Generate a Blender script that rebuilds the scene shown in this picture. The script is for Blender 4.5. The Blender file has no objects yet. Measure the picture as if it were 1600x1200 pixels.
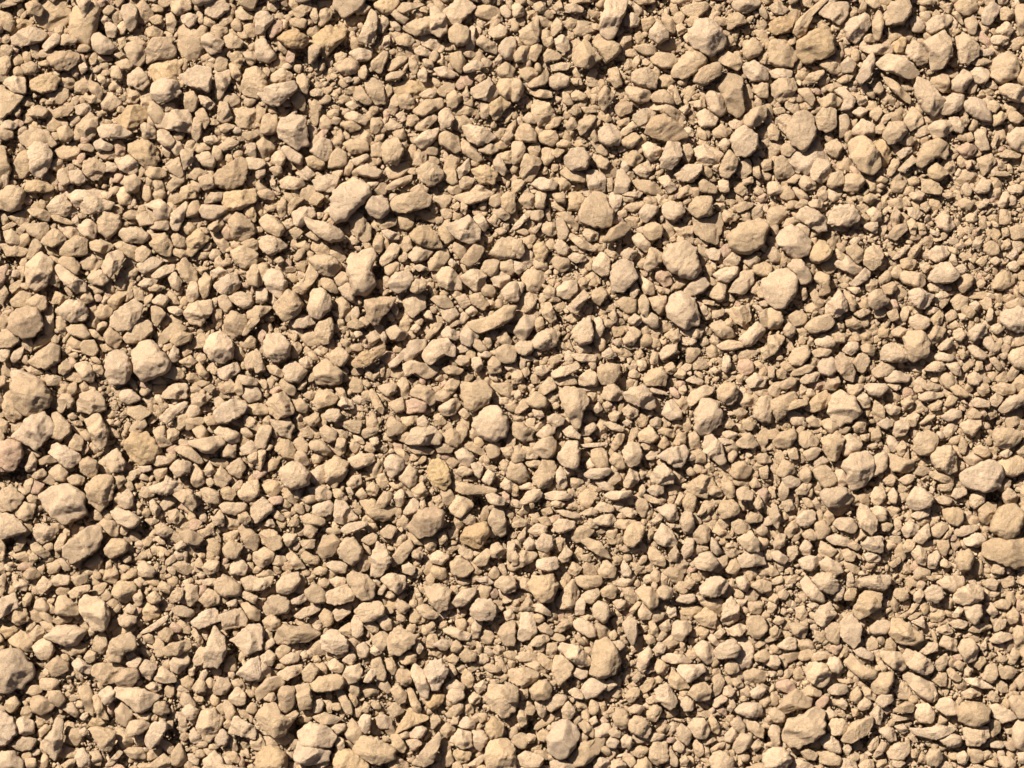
import bpy, math, random
import numpy as np
from mathutils import Vector

# ---------------------------------------------------------------- camera, sky, sun
S = 0.0005                      # metres per outline unit (bed shown is 0.8 m x 0.6 m)
scene = bpy.context.scene
cam_d = bpy.data.cameras.new("camera")
cam = bpy.data.objects.new("camera", cam_d)
scene.collection.objects.link(cam)
scene.camera = cam
CAM_H = 2.6
cam.location = (0, 0, CAM_H)
cam.rotation_euler = (0, 0, 0)
cam_d.sensor_width = 36.0
cam_d.lens = 36.0 * CAM_H / (1600 * S)
cam_d.clip_start = 0.05
cam_d.clip_end = 200.0

SUN_EL, SUN_AZ = math.radians(45), math.radians(131)     # azimuth of the sun seen from above, counter-clockwise from +x
sun_dir = Vector((math.cos(SUN_EL) * math.cos(SUN_AZ), math.cos(SUN_EL) * math.sin(SUN_AZ), math.sin(SUN_EL)))
world = bpy.data.worlds.new("World")
scene.world = world
world.use_nodes = True
nt = world.node_tree
bg = nt.nodes["Background"]
sky = nt.nodes.new("ShaderNodeTexSky")
sky.sky_type = 'NISHITA'
sky.sun_disc = False
sky.sun_elevation = SUN_EL
sky.sun_rotation = math.pi / 2 - SUN_AZ
sky.dust_density = 2.0
sky.air_density = 0.35
sky.ozone_density = 0.0
nt.links.new(sky.outputs[0], bg.inputs[0])
bg.inputs[1].default_value = 0.05
sun_d = bpy.data.lights.new("sun", 'SUN')
sun_d.energy = 5.0
sun_d.angle = math.radians(0.5)
sun_d.color = (1.0, 0.94, 0.86)
sun = bpy.data.objects.new("sun", sun_d)
sun.rotation_euler = sun_dir.to_track_quat('Z', 'Y').to_euler()
sun.location = sun_dir * 3
scene.collection.objects.link(sun)
scene.view_settings.view_transform = 'Standard'
scene.view_settings.look = 'None'
scene.view_settings.gamma = 1.0
scene.view_settings.exposure = 1.22

# ---------------------------------------------------------------- outlines traced stone by stone
# "P <form><tone><level> look|x,y ..."  form r rounded / a angular / f flat; level 0 sunk, 1 in the bed, 2 on top
DATA = """
T 0 0 400
P ft0 broad slab half under a small pebble|260,0 400,0 445,95 400,160 320,195 240,150 205,95
P rg2|165,30 230,5 280,60 260,105 190,95
P rt0 notched slab|480,0 600,0 625,50 590,200 555,285 430,225 440,80
P rl2|480,0 575,0 555,60 535,120 510,70
P rl1|770,35 840,30 855,80 850,150 815,195 780,150 755,80
P ag0|830,0 900,0 960,85 900,145 855,130
P al1 wedge with a ridge|70,240 130,190 200,165 300,215 260,260 130,295 75,275
P ay0|110,115 190,130 205,165 130,190 70,225 50,190
P rg1 smooth|300,355 350,325 440,318 500,345 480,400 430,435 370,438 315,400
P rl1|575,230 620,212 690,255 722,300 690,335 620,340 585,305
P rt1|790,275 840,262 895,290 910,360 870,415 830,400 780,310
P rg1|960,230 1060,240 1095,320 1070,365 990,365 920,400 905,320
P ry0 crumbly pitted|955,375 1050,355 1110,380 1130,450 1110,510 940,520 930,430
P rl2|960,530 1030,495 1110,515 1140,580 1080,625 1000,650 950,600
P rt0 horned|1110,180 1150,150 1230,195 1250,145 1290,190 1260,330 1190,378 1110,320
P al1|1260,235 1310,205 1400,260 1380,320 1320,340 1270,290
P fl2 four-sided flat|1135,470 1230,412 1320,430 1325,480 1310,578 1160,530
P al1 tooth-shaped|1345,460 1440,440 1440,510 1370,632 1345,590
P rl1|1290,0 1400,0 1440,50 1350,118 1280,90
P rt1|1060,0 1190,0 1190,60 1150,70 1120,95 1080,70
P al1|800,470 870,420 920,470 930,520 890,565 800,530
P ry1 crumbly|185,510 230,470 320,455 370,495 340,560 250,585 200,560
P fl1|20,500 80,478 160,490 160,585 90,580 30,530
P ft1|0,545 60,570 150,600 90,680 20,740 0,740
P al1 blocky|970,770 1060,690 1180,690 1205,760 1200,830 1080,815 990,800
P ay0 crumbly|710,750 800,655 920,660 925,740 800,815 740,800
P rl2|610,800 650,780 750,785 820,830 780,865 640,865
P at1|470,790 560,700 610,740 600,830 560,872 510,850
P ft1|115,850 200,795 300,820 345,900 300,935 180,930 130,890
P rl2 pale lumpy|175,950 230,890 300,910 330,970 300,1060 250,1105 200,1080
P rt0|110,960 165,930 190,1010 180,1080 120,1115 75,1090 80,1020
P ry1 pitted crumbly|810,900 900,865 985,930 990,1010 920,1065 870,1010 795,950
P rl1|720,990 800,970 860,1010 855,1070 820,1095 740,1050
P at1|515,1010 590,980 665,1040 630,1110 590,1130 515,1080
P rg1 smooth leaf-shaped|1390,1050 1500,980 1545,1030 1530,1130 1450,1185 1350,1160 1345,1090
P rt0|1455,690 1530,665 1600,680 1600,800 1500,800 1455,740
P rl1|880,790 910,768 975,810 975,865 900,870
P rl1|985,820 1040,812 1095,880 1080,920 1030,915 990,880
P rl1|465,665 530,642 570,680 545,715 480,715
P rl1|655,150 690,138 735,175 715,235 670,230
P rl1|1130,100 1180,80 1235,100 1210,150 1180,170 1140,140
P at1|1030,90 1070,75 1100,130 1080,205 1040,180
P rt1|905,180 950,160 1010,190 1010,225 930,235
P rt1|925,115 975,90 1010,100 1015,145 960,150
P ft0|1325,350 1390,330 1420,370 1410,440 1340,440
P rt1|1400,240 1450,205 1520,260 1500,300 1430,305
P ry1|1435,340 1490,320 1530,370 1500,430 1450,400
P al1|1240,600 1290,598 1345,650 1315,690 1260,655
P rt1|1155,590 1200,570 1240,620 1220,690 1170,705 1155,660
P at1|1370,640 1420,640 1455,740 1400,770 1355,750
P fg1 leaf-shaped|320,690 440,640 460,670 420,720 340,735
P rt1|170,690 240,655 300,690 270,735 190,725
P at1|1350,930 1430,860 1500,890 1450,930 1370,950
P rl1|1225,975 1300,950 1350,1000 1330,1050 1270,1040
P ft1 triangular|1040,1025 1120,985 1150,1090 1130,1115 1060,1070
P at2|1130,945 1215,935 1210,1010 1155,1070
P rl1|585,890 640,862 705,905 690,940 600,935
P rg0|590,945 740,940 740,985 640,1000
P rt1|355,800 420,780 460,840 420,885 370,870
P rt0|330,930 440,900 500,930 480,990 380,1000
P rl1|360,1070 420,1045 440,1140 390,1160 360,1120
P rl1|430,1070 500,1060 535,1120 500,1155 440,1140
P rt1|1240,1110 1330,1085 1340,1170 1270,1190
P ft1|1170,1080 1230,1050 1300,1080 1240,1130 1180,1110
P rt1|770,1110 840,1090 880,1130 860,1200 790,1200
P rt0|620,610 690,575 760,640 700,690 640,680
P at1|510,600 620,590 630,640 560,645
P rt0|460,520 520,480 565,530 530,585 470,570
P at0|790,550 850,560 880,600 850,640 800,640
P rl1|265,290 340,210 380,230 370,270 290,325
P rt0|180,275 230,270 250,330 235,370 195,350
P rt1|0,360 60,350 70,410 40,470 0,460
P rt1|130,410 200,385 240,420 220,460 160,465
P rt1|5,290 50,280 85,310 60,350 20,345
P rt1|0,70 70,90 95,140 70,195 10,170
P ft1|10,0 120,0 100,30 20,50 0,30
P rl1|0,760 60,750 110,780 90,810 20,805
P at1|735,245 780,230 790,280 750,310
P rt1|800,240 860,225 915,270 900,290 830,270
P rt1|725,390 790,365 830,400 810,435 740,430
P rt1|710,340 760,325 790,350 750,372
P rt0|590,345 690,350 700,375 620,385
P rl1|490,410 530,390 550,430 510,465
P rt0|680,60 750,50 750,130 710,140
P rt1|1210,740 1260,740 1260,830 1230,885 1200,840
P at1|1360,790 1420,770 1480,790 1400,835
P rl1|1275,860 1340,845 1370,880 1320,905 1280,890
P rt0|1195,900 1290,890 1320,930 1240,960
P rl1|1535,900 1600,895 1600,990 1550,970
P rt1|1010,660 1090,640 1095,690 1040,700
P rt0|875,610 930,580 960,660 940,690 890,650
P rt1|1430,400 1480,400 1510,470 1490,510 1450,480
P rl1|0,1050 50,1090 50,1150 0,1175
P ry1|170,1130 270,1120 335,1180 300,1200 160,1200
T 400 0 400
P rt1|-90,540 -60,440 0,420 60,480 70,590 20,610 -70,600
P rl1|0,85 60,70 115,120 40,210 0,205
P rt0|60,0 150,0 120,70 70,60
P at1|240,55 340,0 345,60 270,120 235,90
P rl0|380,0 480,0 440,70 390,50
P rt1|335,95 370,35 395,110 370,150
P rt1|460,40 520,15 530,60 490,85
P ry0 dusty|520,0 690,0 640,35 560,50
P rl1|615,60 680,25 720,45 680,85 630,85
P rt0|550,120 610,85 650,120 590,170 555,150
P al2 long bone-shaped|640,250 720,60 765,110 740,270 690,275
P ry1 pale pitted|740,45 760,0 900,0 870,70 820,90
P rl1|835,80 890,60 955,110 930,155 880,125
P rt2|890,60 920,20 1060,30 1010,55 920,90
P rt1|985,75 1015,60 1045,100 1000,120
P rt1 long lying|930,160 1000,125 1100,100 1110,200 1010,225 940,195
P al2|1090,60 1120,40 1190,110 1195,200 1150,235 1090,200
P fl1 broad flat sunlit|1170,70 1250,0 1330,0 1370,50 1270,150 1190,150
P rt2 round smooth|1205,200 1250,150 1330,180 1330,260 1280,290 1215,260
P rl1|1335,170 1370,170 1365,310 1310,300
P rl1|1450,210 1520,150 1570,180 1560,230 1500,245
P at1|1380,250 1420,220 1505,290 1500,340 1440,320 1380,280
P rl1|1520,290 1560,240 1620,240 1620,370 1560,370 1520,330
P rt1|1445,200 1500,120 1530,130 1480,190
P ry2 dark crumbling|130,240 240,175 330,240 310,300 210,305
P ry1 rough sandy|350,230 440,165 560,180 550,240 430,360 380,290
P rt2|330,300 370,275 410,300 370,380 330,400
P rl1 knobbly|0,260 50,240 130,350 80,390 0,370
P rl1|580,330 630,305 730,300 710,370 640,385
P rt1|720,390 800,315 830,340 780,460 730,430
P rt1|490,400 580,360 640,390 640,450 560,470 510,440
P rt1|490,340 530,320 570,340 540,390 500,385
P rt1|680,510 740,485 790,530 810,640 740,650 690,560
P rt1|600,610 650,525 730,640 690,655
P rl1|95,470 160,425 230,470 200,515 110,515
P rl2 pale fish-shaped|15,590 90,540 240,510 255,570 140,665 60,640
P rt1|250,490 290,460 335,500 320,590 270,560
P rl1|335,570 380,550 425,570 410,600 350,600
P rl1|555,650 600,625 640,660 600,690
P rt1|640,430 680,405 700,450 680,500 640,480
P rt0|340,640 380,610 410,660 380,780 350,770
P rl1|550,720 610,690 700,740 680,780 580,750
P rt1|520,770 600,750 660,800 590,825
P fy0 broad dusty|845,540 960,490 1110,490 1120,560 1000,610 900,600
P rl1|1020,590 1090,550 1130,580 1100,620 1040,610
P rt1|890,610 950,580 995,630 980,680 900,675
P at1|985,690 1060,625 1165,615 1170,670 1060,725 1000,715
P rl1|1110,430 1180,415 1250,460 1230,490 1150,480
P rt1|1210,340 1280,325 1310,380 1280,460 1220,410
P at0|1115,330 1160,330 1200,400 1180,420 1120,385
P rl2|1300,420 1370,380 1415,400 1400,440 1310,460
P rt1|1365,490 1410,450 1440,480 1400,515
P rt1|870,240 940,210 990,250 960,290 890,280
P rt0|840,200 890,180 930,210 870,250
P rl1|990,310 1030,285 1095,330 1070,355 1000,340
P rl0|1010,230 1090,210 1155,280 1130,320 1030,280
P at1 broad rough|1340,560 1460,490 1520,580 1470,640 1360,610
P rt1|1195,600 1240,565 1290,620 1240,680 1200,660
P at1|1290,590 1320,535 1335,610 1310,640
P rt0|1220,690 1290,650 1390,690 1370,720 1240,715
P ry1|1450,660 1530,600 1590,650 1500,750 1475,740
P rt1|1405,640 1450,650 1470,700 1430,745 1405,730
P rl2|1140,720 1190,675 1240,740 1220,790 1160,810
P rt1|1000,780 1110,710 1135,740 1060,820 1005,810
P rt1|950,720 1000,720 1020,750 980,790 940,780
P rl1|805,780 860,750 920,790 880,810 820,810
P rl1|870,720 910,695 945,740 910,765
P rt1|715,740 770,735 815,820 720,840
P rl1|990,880 1060,820 1150,800 1110,890 1040,930
P at1|1145,850 1180,815 1265,860 1280,940 1250,960 1150,900
P rl1 large pale|1285,790 1330,780 1430,800 1500,860 1400,910 1330,880
P rt1|1280,900 1310,875 1420,990 1390,1015 1300,960
P rl1|1385,940 1470,895 1515,940 1460,970
P al2 large block-shaped|140,790 160,745 240,720 310,740 330,900 260,935 145,860
P at1|330,900 380,845 470,880 475,970 430,1015 340,950
P rt1|25,830 50,720 135,720 140,810 80,840
P at0|0,640 60,680 50,760 0,780
P rl1|150,930 200,910 290,970 280,1030 220,1010
P rt0|0,870 60,850 120,920 40,1000 0,980
P ft1|545,900 590,870 690,880 705,940 600,965
P rt1|470,970 510,925 570,960 560,1040 450,1050
P rl1|595,1000 690,960 710,990 630,1040
P rt2 bulky round|790,900 880,860 925,940 880,1035 800,1010
P rt0|705,920 790,870 800,980 720,980
P rl1|620,1060 700,1025 790,1070 760,1115 660,1100
P rt0|800,1050 940,1010 960,1050 900,1110 830,1120
P rt0|960,900 1000,910 990,1000 940,1020
P at1|1000,950 1070,960 1060,1040 980,1030
P rl1|805,1180 860,1130 980,1090 960,1140 850,1185
P rt2 large lumpy|1000,1060 1080,1010 1165,1060 1165,1120 1090,1165 1020,1120
P rt1|1170,1070 1240,1050 1260,1140 1230,1160 1175,1120
P al1|1260,1060 1330,985 1340,1060 1270,1120
P ry1|1345,1060 1440,1030 1510,1080 1490,1150 1400,1150
P rl1|1480,1020 1520,960 1570,1060 1550,1100 1500,1060
P at1|1520,960 1600,940 1600,1020 1550,1020
P al1|150,1130 200,1100 290,1120 310,1160 240,1185 160,1175
P fl1|355,1130 440,1090 520,1110 480,1200 380,1190
P fl1|270,1080 320,1035 370,1090 320,1125 280,1110
P rt1|310,990 360,970 430,1020 400,1060 330,1040
P rt1|80,1050 150,1030 165,1075 120,1100
P al0|70,1060 130,1150 150,1200 90,1170
P rt1|0,1040 50,1040 60,1090 20,1120 0,1110
P al1|530,1160 610,1110 700,1170 690,1230 520,1220
P rl1|700,1140 770,1140 740,1180 690,1170
P at1|970,1180 1020,1150 1080,1170 1060,1230 980,1230
P rt1|1260,1150 1300,1100 1370,1120 1340,1170 1290,1180
P al0|1300,1180 1400,1150 1490,1190 1450,1240 1310,1240
P rt1|1510,540 1530,500 1620,490 1640,600 1560,620 1520,580
P rt1|1500,440 1560,390 1620,430 1600,490 1520,480
P rl1|1490,380 1520,340 1540,370 1500,410
P rt1|1530,870 1590,810 1610,850 1570,900
P rt0|1540,700 1590,690 1600,730 1550,735
P rt1|1040,370 1100,370 1110,420 1060,420
P rl1|540,490 580,475 610,500 570,520
P rt0|540,560 620,520 630,570 580,585
T 800 0 400
P rl2 long smooth bar-shaped|575,70 590,0 720,0 700,90 640,225 600,245 560,210 550,130
P rl1|705,110 750,75 795,110 790,160 740,170 705,150
P rt1|50,200 100,160 170,110 165,270 100,285 55,250
P rt0|120,110 200,95 255,130 220,170 160,165
P rl1|245,160 280,115 315,150 310,190 250,235
P rl1|330,40 380,22 445,50 440,80 330,80
P rt1|135,30 180,10 215,50 205,90 150,75
P rl1|0,40 40,20 75,60 70,100 10,115
P rt0|75,75 140,60 140,100 90,125
P at1|250,45 300,0 325,70 290,85
P rt1|480,60 550,75 545,100 510,110 480,90
P rt0 low flat|370,170 420,120 510,150 520,190 430,225 390,210
P rt0|330,130 370,100 410,140 380,180 340,170
P rl1|265,250 310,220 350,240 360,310 320,330 280,310
P ft0|360,220 440,260 400,310 370,290
P rt1|210,250 250,230 260,270 230,295
P at2 large peaked|375,370 400,310 450,245 510,300 555,365 480,430 400,420
P rt1|505,260 580,240 680,280 670,330 590,385 560,340
P rt1|200,340 230,310 305,345 300,375 205,395
P rt1|10,340 50,300 110,290 105,370 80,390 20,385
P rt1|105,370 115,300 160,270 190,300 150,385
P rt0|0,240 45,235 70,280 20,300
P rt0|680,330 730,300 800,310 810,345 740,355
P rt1|765,220 800,195 835,240 820,285 780,270
P rl2 round|860,190 910,140 970,190 975,240 910,275 860,235
P rt1|930,110 980,95 1020,150 1020,210 970,190
P ft0|900,285 990,240 1060,260 1055,320 980,325
P rt0|800,120 880,95 900,130 840,200 820,180
P rt1|1060,50 1120,25 1215,10 1230,50 1150,115 1080,90
P rt1|1090,130 1130,90 1170,110 1160,160 1110,165
P at1|1025,160 1060,140 1095,190 1040,230
P rl2 large round boulder-like|1105,200 1150,140 1230,125 1310,190 1335,280 1240,350 1150,300 1110,270
P rl1|1380,40 1390,0 1555,0 1540,40 1460,85 1410,70
P rt1|1355,90 1420,80 1470,140 1400,165 1350,190
P rt0|1210,100 1280,65 1310,80 1250,130
P rt0|1240,25 1330,20 1330,60 1290,75
P rt1|1340,240 1380,230 1400,280 1350,290
P rt1|1450,280 1510,235 1570,290 1540,345 1480,370 1450,350
P ft0|1510,190 1600,160 1600,240 1570,260
P ft1 broad low|1285,370 1340,320 1430,360 1440,400 1410,445 1310,395
P al1|1440,400 1520,380 1600,440 1600,500 1500,510 1450,460
P at1|1540,360 1600,320 1620,400 1560,400
P rt1 large sloping|1000,440 1080,340 1160,320 1220,380 1150,450 1080,490 1010,480
P rg2 rough upright|1140,490 1180,430 1270,395 1310,420 1300,470 1190,540 1140,520
P rt1|870,360 920,325 1010,340 1035,380 1010,420 940,425 880,390
P rt1|745,480 770,440 850,420 910,480 895,560 800,540 755,510
P rt0|850,420 890,390 930,450 920,490
P rt0|920,470 1010,460 1030,500 980,545 910,540
P rl1 round|235,490 290,455 350,480 355,530 280,560 240,540
P rt1|50,440 110,420 160,450 150,490 90,510 55,480
P rt1 curved|75,520 190,470 200,400 230,470 210,530 130,550
P fl1|240,410 300,390 370,400 345,440 250,445
P rt1|110,580 150,555 240,570 250,610 160,610
P rt1|0,500 50,500 75,560 40,630 0,635
P rt1|370,590 400,560 470,600 440,630 380,625
P rt1|600,440 660,420 690,530 640,545 610,500
P rt1|710,570 740,540 860,570 865,620 800,650 740,620
P ag2 dark upright|540,590 580,540 640,600 610,650 570,700 540,650
P fg1 flat five-sided|645,670 690,620 755,650 745,700 680,730 650,710
P rt1|870,610 900,570 960,565 1010,620 1010,650 900,640
P at1|1010,620 1020,520 1060,640 1030,655
P rt0|1060,570 1110,530 1155,580 1090,640
P rl1|1210,600 1240,570 1310,600 1340,690 1300,730 1240,690
P at1 large irregular|1280,540 1350,460 1440,480 1440,560 1450,700 1400,740 1350,690 1320,610
P rt1|1510,540 1560,520 1600,520 1600,610 1550,610 1515,575
P rt0|1440,560 1480,520 1510,590 1500,640 1450,640
P rt2|1450,740 1500,685 1580,665 1585,730 1530,790 1480,800 1450,780
P rl1|1155,720 1200,680 1290,740 1260,790 1180,795
P rt1|1105,640 1200,620 1210,670 1160,680
P at1 large sloping|120,660 160,625 230,640 275,720 240,770 170,790 130,720
P rl1|70,735 110,700 160,730 150,770 90,770
P rt1|210,790 270,730 310,740 290,790 220,810
P at1|415,760 480,720 530,730 500,790 430,850 415,810
P rt1|330,780 380,730 410,780 360,830
P rl1|545,820 580,780 640,780 690,850 670,905 590,915 540,870
P rl1|680,820 750,760 790,790 720,845 690,845
P rl2|760,720 830,680 900,710 850,770 800,795 760,760
P rt0 broad humped|800,670 860,630 980,640 1075,720 1060,790 1000,740 920,700
P rg2 big dark-faced oval|830,800 880,735 950,720 1040,780 1090,850 1040,880 920,875 840,840
P at1|15,850 50,780 100,770 150,830 155,890 80,885 20,870
P rt1|170,850 200,815 270,820 290,870 250,915 185,890
P rt1|0,890 60,885 85,930 60,1000 0,1030
P at1|60,1010 85,960 180,990 180,1030 130,1130 80,1135 50,1090
P rl2 round-shouldered|330,990 370,930 450,925 490,990 460,1055 370,1060 330,1020
P rt1|300,1080 350,1040 460,1090 450,1140 370,1130
P rt1|240,950 290,920 330,940 280,990
P rt1|275,900 320,870 370,890 360,920 290,920
P rt0|370,910 400,870 480,890 470,920
P rt1|490,850 515,805 540,880 510,890
P rt1|680,880 760,830 810,860 750,930 700,910
P rt1|700,990 760,935 825,990 770,1040 720,1030
P al1|760,1050 850,1005 880,1060 840,1115 780,1090
P rl1|815,910 860,890 930,930 920,980 870,1010 830,970
P al2 chunky|925,1000 970,890 1050,900 1060,980 1000,1060 930,1050
P rt1|1060,920 1110,900 1135,950 1100,1020 1060,990
P al1|1015,1090 1090,1030 1190,1030 1180,1080 1130,1140 1040,1130
P al1|1135,940 1210,900 1320,960 1280,1030 1180,1040
P at2|1295,1050 1350,940 1410,1000 1400,1060 1350,1115 1300,1100
P rl1|1280,910 1330,860 1365,900 1330,950
P rl2 round domed|1360,880 1400,820 1450,795 1530,850 1535,920 1470,980 1400,970
P rt1|1255,820 1310,775 1370,830 1330,860 1270,860
P rl1|1350,770 1400,750 1450,770 1440,800 1380,810
P rt0|1515,820 1600,780 1620,860 1560,870
P rt1|1420,1020 1480,990 1500,1070 1450,1120 1400,1080
P rt1|1510,1040 1540,1030 1560,1100 1540,1120 1505,1090
P rt1|1555,1010 1620,990 1620,1060 1570,1070
P rt1|1440,1120 1500,1100 1510,1140 1450,1160
P rt0|1160,870 1230,850 1240,900 1180,920
P rt1|525,1000 560,975 610,1010 590,1060 540,1045
P rl1|465,1090 520,1060 590,1110 580,1200 490,1200
P rl1|645,1150 660,1070 700,1065 740,1130 720,1200 640,1210
P rl1|120,1150 180,1105 280,1140 270,1185 180,1190
P rt1|0,1130 60,1120 80,1150 40,1200 0,1210
P rt0|260,1110 340,1110 380,1170 300,1200
P rt0|740,1130 880,1120 940,1190 900,1220 820,1200
P rl1|910,1120 970,1095 1030,1180 980,1210
P rt1|1165,1140 1200,1120 1280,1170 1270,1210 1180,1200
P rl1|1290,1130 1350,1120 1360,1200 1300,1200
P rt1|590,1120 630,1110 630,1190 600,1200
P rt1|430,670 500,670 530,700 460,710
P rt1|350,700 400,650 435,690 400,725
P at0|700,370 750,360 780,430 700,440
P rl0|690,480 740,500 735,530 700,520
P at1|360,490 430,490 440,530 390,535
P rt1|650,760 730,735 730,780 670,790
P rt1|555,740 600,710 625,750 590,770
P rl1|840,340 850,270 870,300 855,370
P rl1|1070,230 1100,205 1130,250 1090,270
P rl1|1045,680 1090,655 1115,690 1080,720
P rt0|1100,700 1150,710 1140,780 1105,760
T 1200 0 400
P at1|5,40 60,10 130,60 90,95 30,80
P ry1 orange rough|5,150 50,110 120,95 165,130 130,200 60,215 5,190
P rt1 long bent|160,200 180,130 250,70 330,0 375,10 290,80 240,200 200,230
P fl1 flat-topped|320,70 400,0 500,15 500,90 450,155 370,110 320,90
P rl1 pitted|480,180 510,120 620,85 645,150 600,210 550,275 500,240
P rt1|610,0 690,0 700,40 660,55 620,20
P rt2 big rounded|725,110 760,20 880,0 890,80 840,150 740,155
P rt1|650,150 690,60 730,120 700,250 660,230
P rt0|740,240 800,180 900,160 860,220 780,260
P ay1 sharp-edged|770,280 840,230 865,240 850,330 800,330
P ry2 very large domed|185,260 290,180 380,195 410,290 400,340 235,400 190,340
P rt1 large|5,300 30,240 130,275 190,350 150,410 60,415 10,380
P rl1|590,295 700,275 780,290 770,340 650,340 600,320
P rl1|860,300 920,245 1000,340 995,380 940,410 870,360
P al2 large faceted|965,270 1100,195 1145,260 1150,350 1070,440 1015,440 1000,330
P rl1|985,150 1040,100 1130,95 1150,130 1100,180 1010,215
P rt1|945,80 1010,70 1010,140 960,150
P rt1|920,0 1045,0 1040,30 960,35
P rt1|1165,30 1200,0 1290,0 1310,60 1240,100 1180,70
P rt1|1225,130 1280,95 1310,150 1290,220 1250,210
P rl1|1335,80 1390,10 1450,50 1420,110 1380,165 1335,140
P rt1|1450,60 1490,45 1540,90 1500,130 1450,120
P rl1|1420,190 1490,135 1530,190 1500,235 1430,215
P rt1 tall|1540,50 1600,30 1620,180 1580,230 1550,130
P rt0|1060,20 1100,0 1165,20 1130,90
P at0|1140,190 1190,165 1220,190 1160,230
P rt1|1145,90 1180,70 1220,140 1210,160
P at2 large pitted|1165,240 1220,215 1310,290 1310,350 1240,410 1190,390
P rl1|1390,240 1440,220 1500,240 1490,285 1400,280
P rl1|1315,320 1380,305 1410,330 1380,355 1320,350
P rt1 very large rounded|1390,430 1430,350 1500,330 1560,400 1550,480 1440,530 1400,490
P rt0|1500,260 1600,220 1600,300 1530,320
P at0|1550,500 1600,470 1600,550 1555,540
P rl1|1270,450 1320,415 1380,450 1370,510 1310,525 1275,490
P al1|1150,510 1230,425 1280,490 1210,585 1150,560
P rt1|1260,390 1340,360 1400,390 1310,420
P rt1|1010,500 1110,455 1140,520 1100,580 1050,550
P rl2 large smooth lens-shaped|680,400 740,345 850,350 950,470 870,495 780,460 700,435
P al2 sharp upright|550,490 600,380 650,335 670,380 630,490 580,530
P rt1|320,400 370,370 450,400 455,450 400,465
P rt1|455,400 500,355 550,400 530,450 470,455
P rt1|210,530 260,460 340,435 355,460 310,510
P rl1|10,450 70,425 150,440 140,485 40,490
P rt1|25,530 70,490 160,490 180,560 130,620 70,635 25,590
P rt2 long leaning|720,480 790,510 890,610 880,655 810,600 740,530
P rt1|655,540 700,510 725,560 700,590 665,575
P al2 large shield-shaped|905,560 930,490 1000,510 1105,640 1060,700 1030,730 970,690 920,610
P rl1|1080,640 1150,585 1225,600 1200,690 1120,720 1075,700
P rl1|1220,650 1270,610 1340,625 1390,720 1390,760 1300,740 1240,700
P rt1|1360,650 1410,625 1450,660 1420,710 1370,690
P rl2 large bar-shaped|1440,550 1500,525 1620,560 1620,650 1520,635 1450,590
P rt1|1400,730 1450,695 1500,720 1460,770 1410,790
P rt1|1500,720 1550,695 1600,740 1560,775 1510,755
P rt1|180,560 260,550 300,620 270,665 210,600
P rt1|330,620 400,580 470,630 440,665 340,670
P rl1|400,560 480,550 550,620 530,670 450,690 480,620
P rt1|550,600 600,595 620,640 570,660
P rl1|525,700 580,665 630,690 580,735
P rt1|640,700 690,665 720,700 680,760 640,730
P rt0|720,560 810,620 790,660 720,620
P rt2 large blocky|300,730 340,675 420,680 425,790 370,830 310,800
P rl1|440,730 490,710 515,760 500,830 450,860
P at1|50,740 100,710 150,730 110,840 70,800
P rt2 big drooping|120,790 190,690 280,720 290,850 230,940 160,910 120,850
P rl0 broad sloping slab|120,940 200,930 310,860 380,980 390,1080 240,1090 140,1030
P rl1|265,1040 310,990 380,1010 395,1090 340,1145 275,1120
P rl1|530,810 590,745 665,780 665,830 590,850 540,840
P rt1|665,800 710,770 740,800 710,840 670,830
P rt0|760,710 830,670 860,690 840,760 780,760
P rt2 large round|720,830 760,765 840,765 865,820 820,880 760,905 720,870
P fl1|850,750 900,665 960,720 970,770 890,820 860,790
P rl1|1000,800 1050,760 1150,755 1165,800 1110,850 1040,870
P rl1|1130,740 1190,730 1225,800 1210,830 1165,820
P rt1|1200,740 1240,715 1260,760 1230,800
P rt1|1240,840 1270,825 1290,870 1250,890
P fl1|1290,810 1350,815 1390,930 1330,940 1300,900
P ap1 reddish pink-centred|1180,930 1240,890 1305,920 1290,965 1230,990
P rl1 big round|1500,850 1550,800 1620,800 1620,950 1560,940 1510,900
P rt1|1450,980 1490,930 1590,965 1560,990
P at1|1310,990 1400,960 1430,1010 1380,1070 1350,1100 1320,1030
P rt1 fan-shaped sandy|930,1010 970,900 1060,870 1130,910 1110,1000 1060,980 960,1050
P fl1|800,960 890,895 900,950 830,995
P al1|810,1060 900,970 930,1010 850,1080
P rt2 big block|505,900 560,855 630,870 700,980 700,1040 650,1090 570,1060 520,980
P ry0|650,880 720,860 780,950 740,1040 700,1040
P rt1|360,900 430,870 470,920 430,990 370,950
P rt0|435,1010 500,980 545,1030 500,1075 440,1050
P rt0|0,890 80,880 90,930 50,980 0,990
P rt1|0,780 40,780 70,830 60,880 0,870
P rt1|40,1000 90,970 170,1080 130,1110 50,1110
P rl1|190,1150 220,1095 290,1130 300,1180 230,1190
P rt1|110,1140 170,1090 210,1100 170,1150
P rt1|370,1160 390,1090 460,1065 480,1150 400,1180
P rt1|470,1130 500,1090 570,1090 605,1130 560,1200 480,1195
P at0|600,1100 680,1150 720,1200 640,1200
P rt1|1000,1060 1050,1020 1130,1080 1070,1130 1010,1110
P ft1|960,1200 965,1120 1050,1130 1090,1180 1070,1220
P rt0|1150,1130 1220,1060 1300,1070 1330,1130 1230,1150
P rl1|1290,1190 1340,1110 1390,1140 1380,1200 1320,1210
P rt0|770,1150 800,1110 870,1140 840,1200 780,1200
P rt0|870,1110 940,1090 950,1150 890,1160
P rl1|0,1140 60,1140 110,1200 0,1220
P rt1|1420,1070 1510,1075 1500,1100 1430,1100
P rt1|1395,900 1430,820 1445,860 1410,930
P rt0|1440,640 1490,660 1490,690 1450,690
P rt1|590,10 620,20 610,70 560,80
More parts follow.
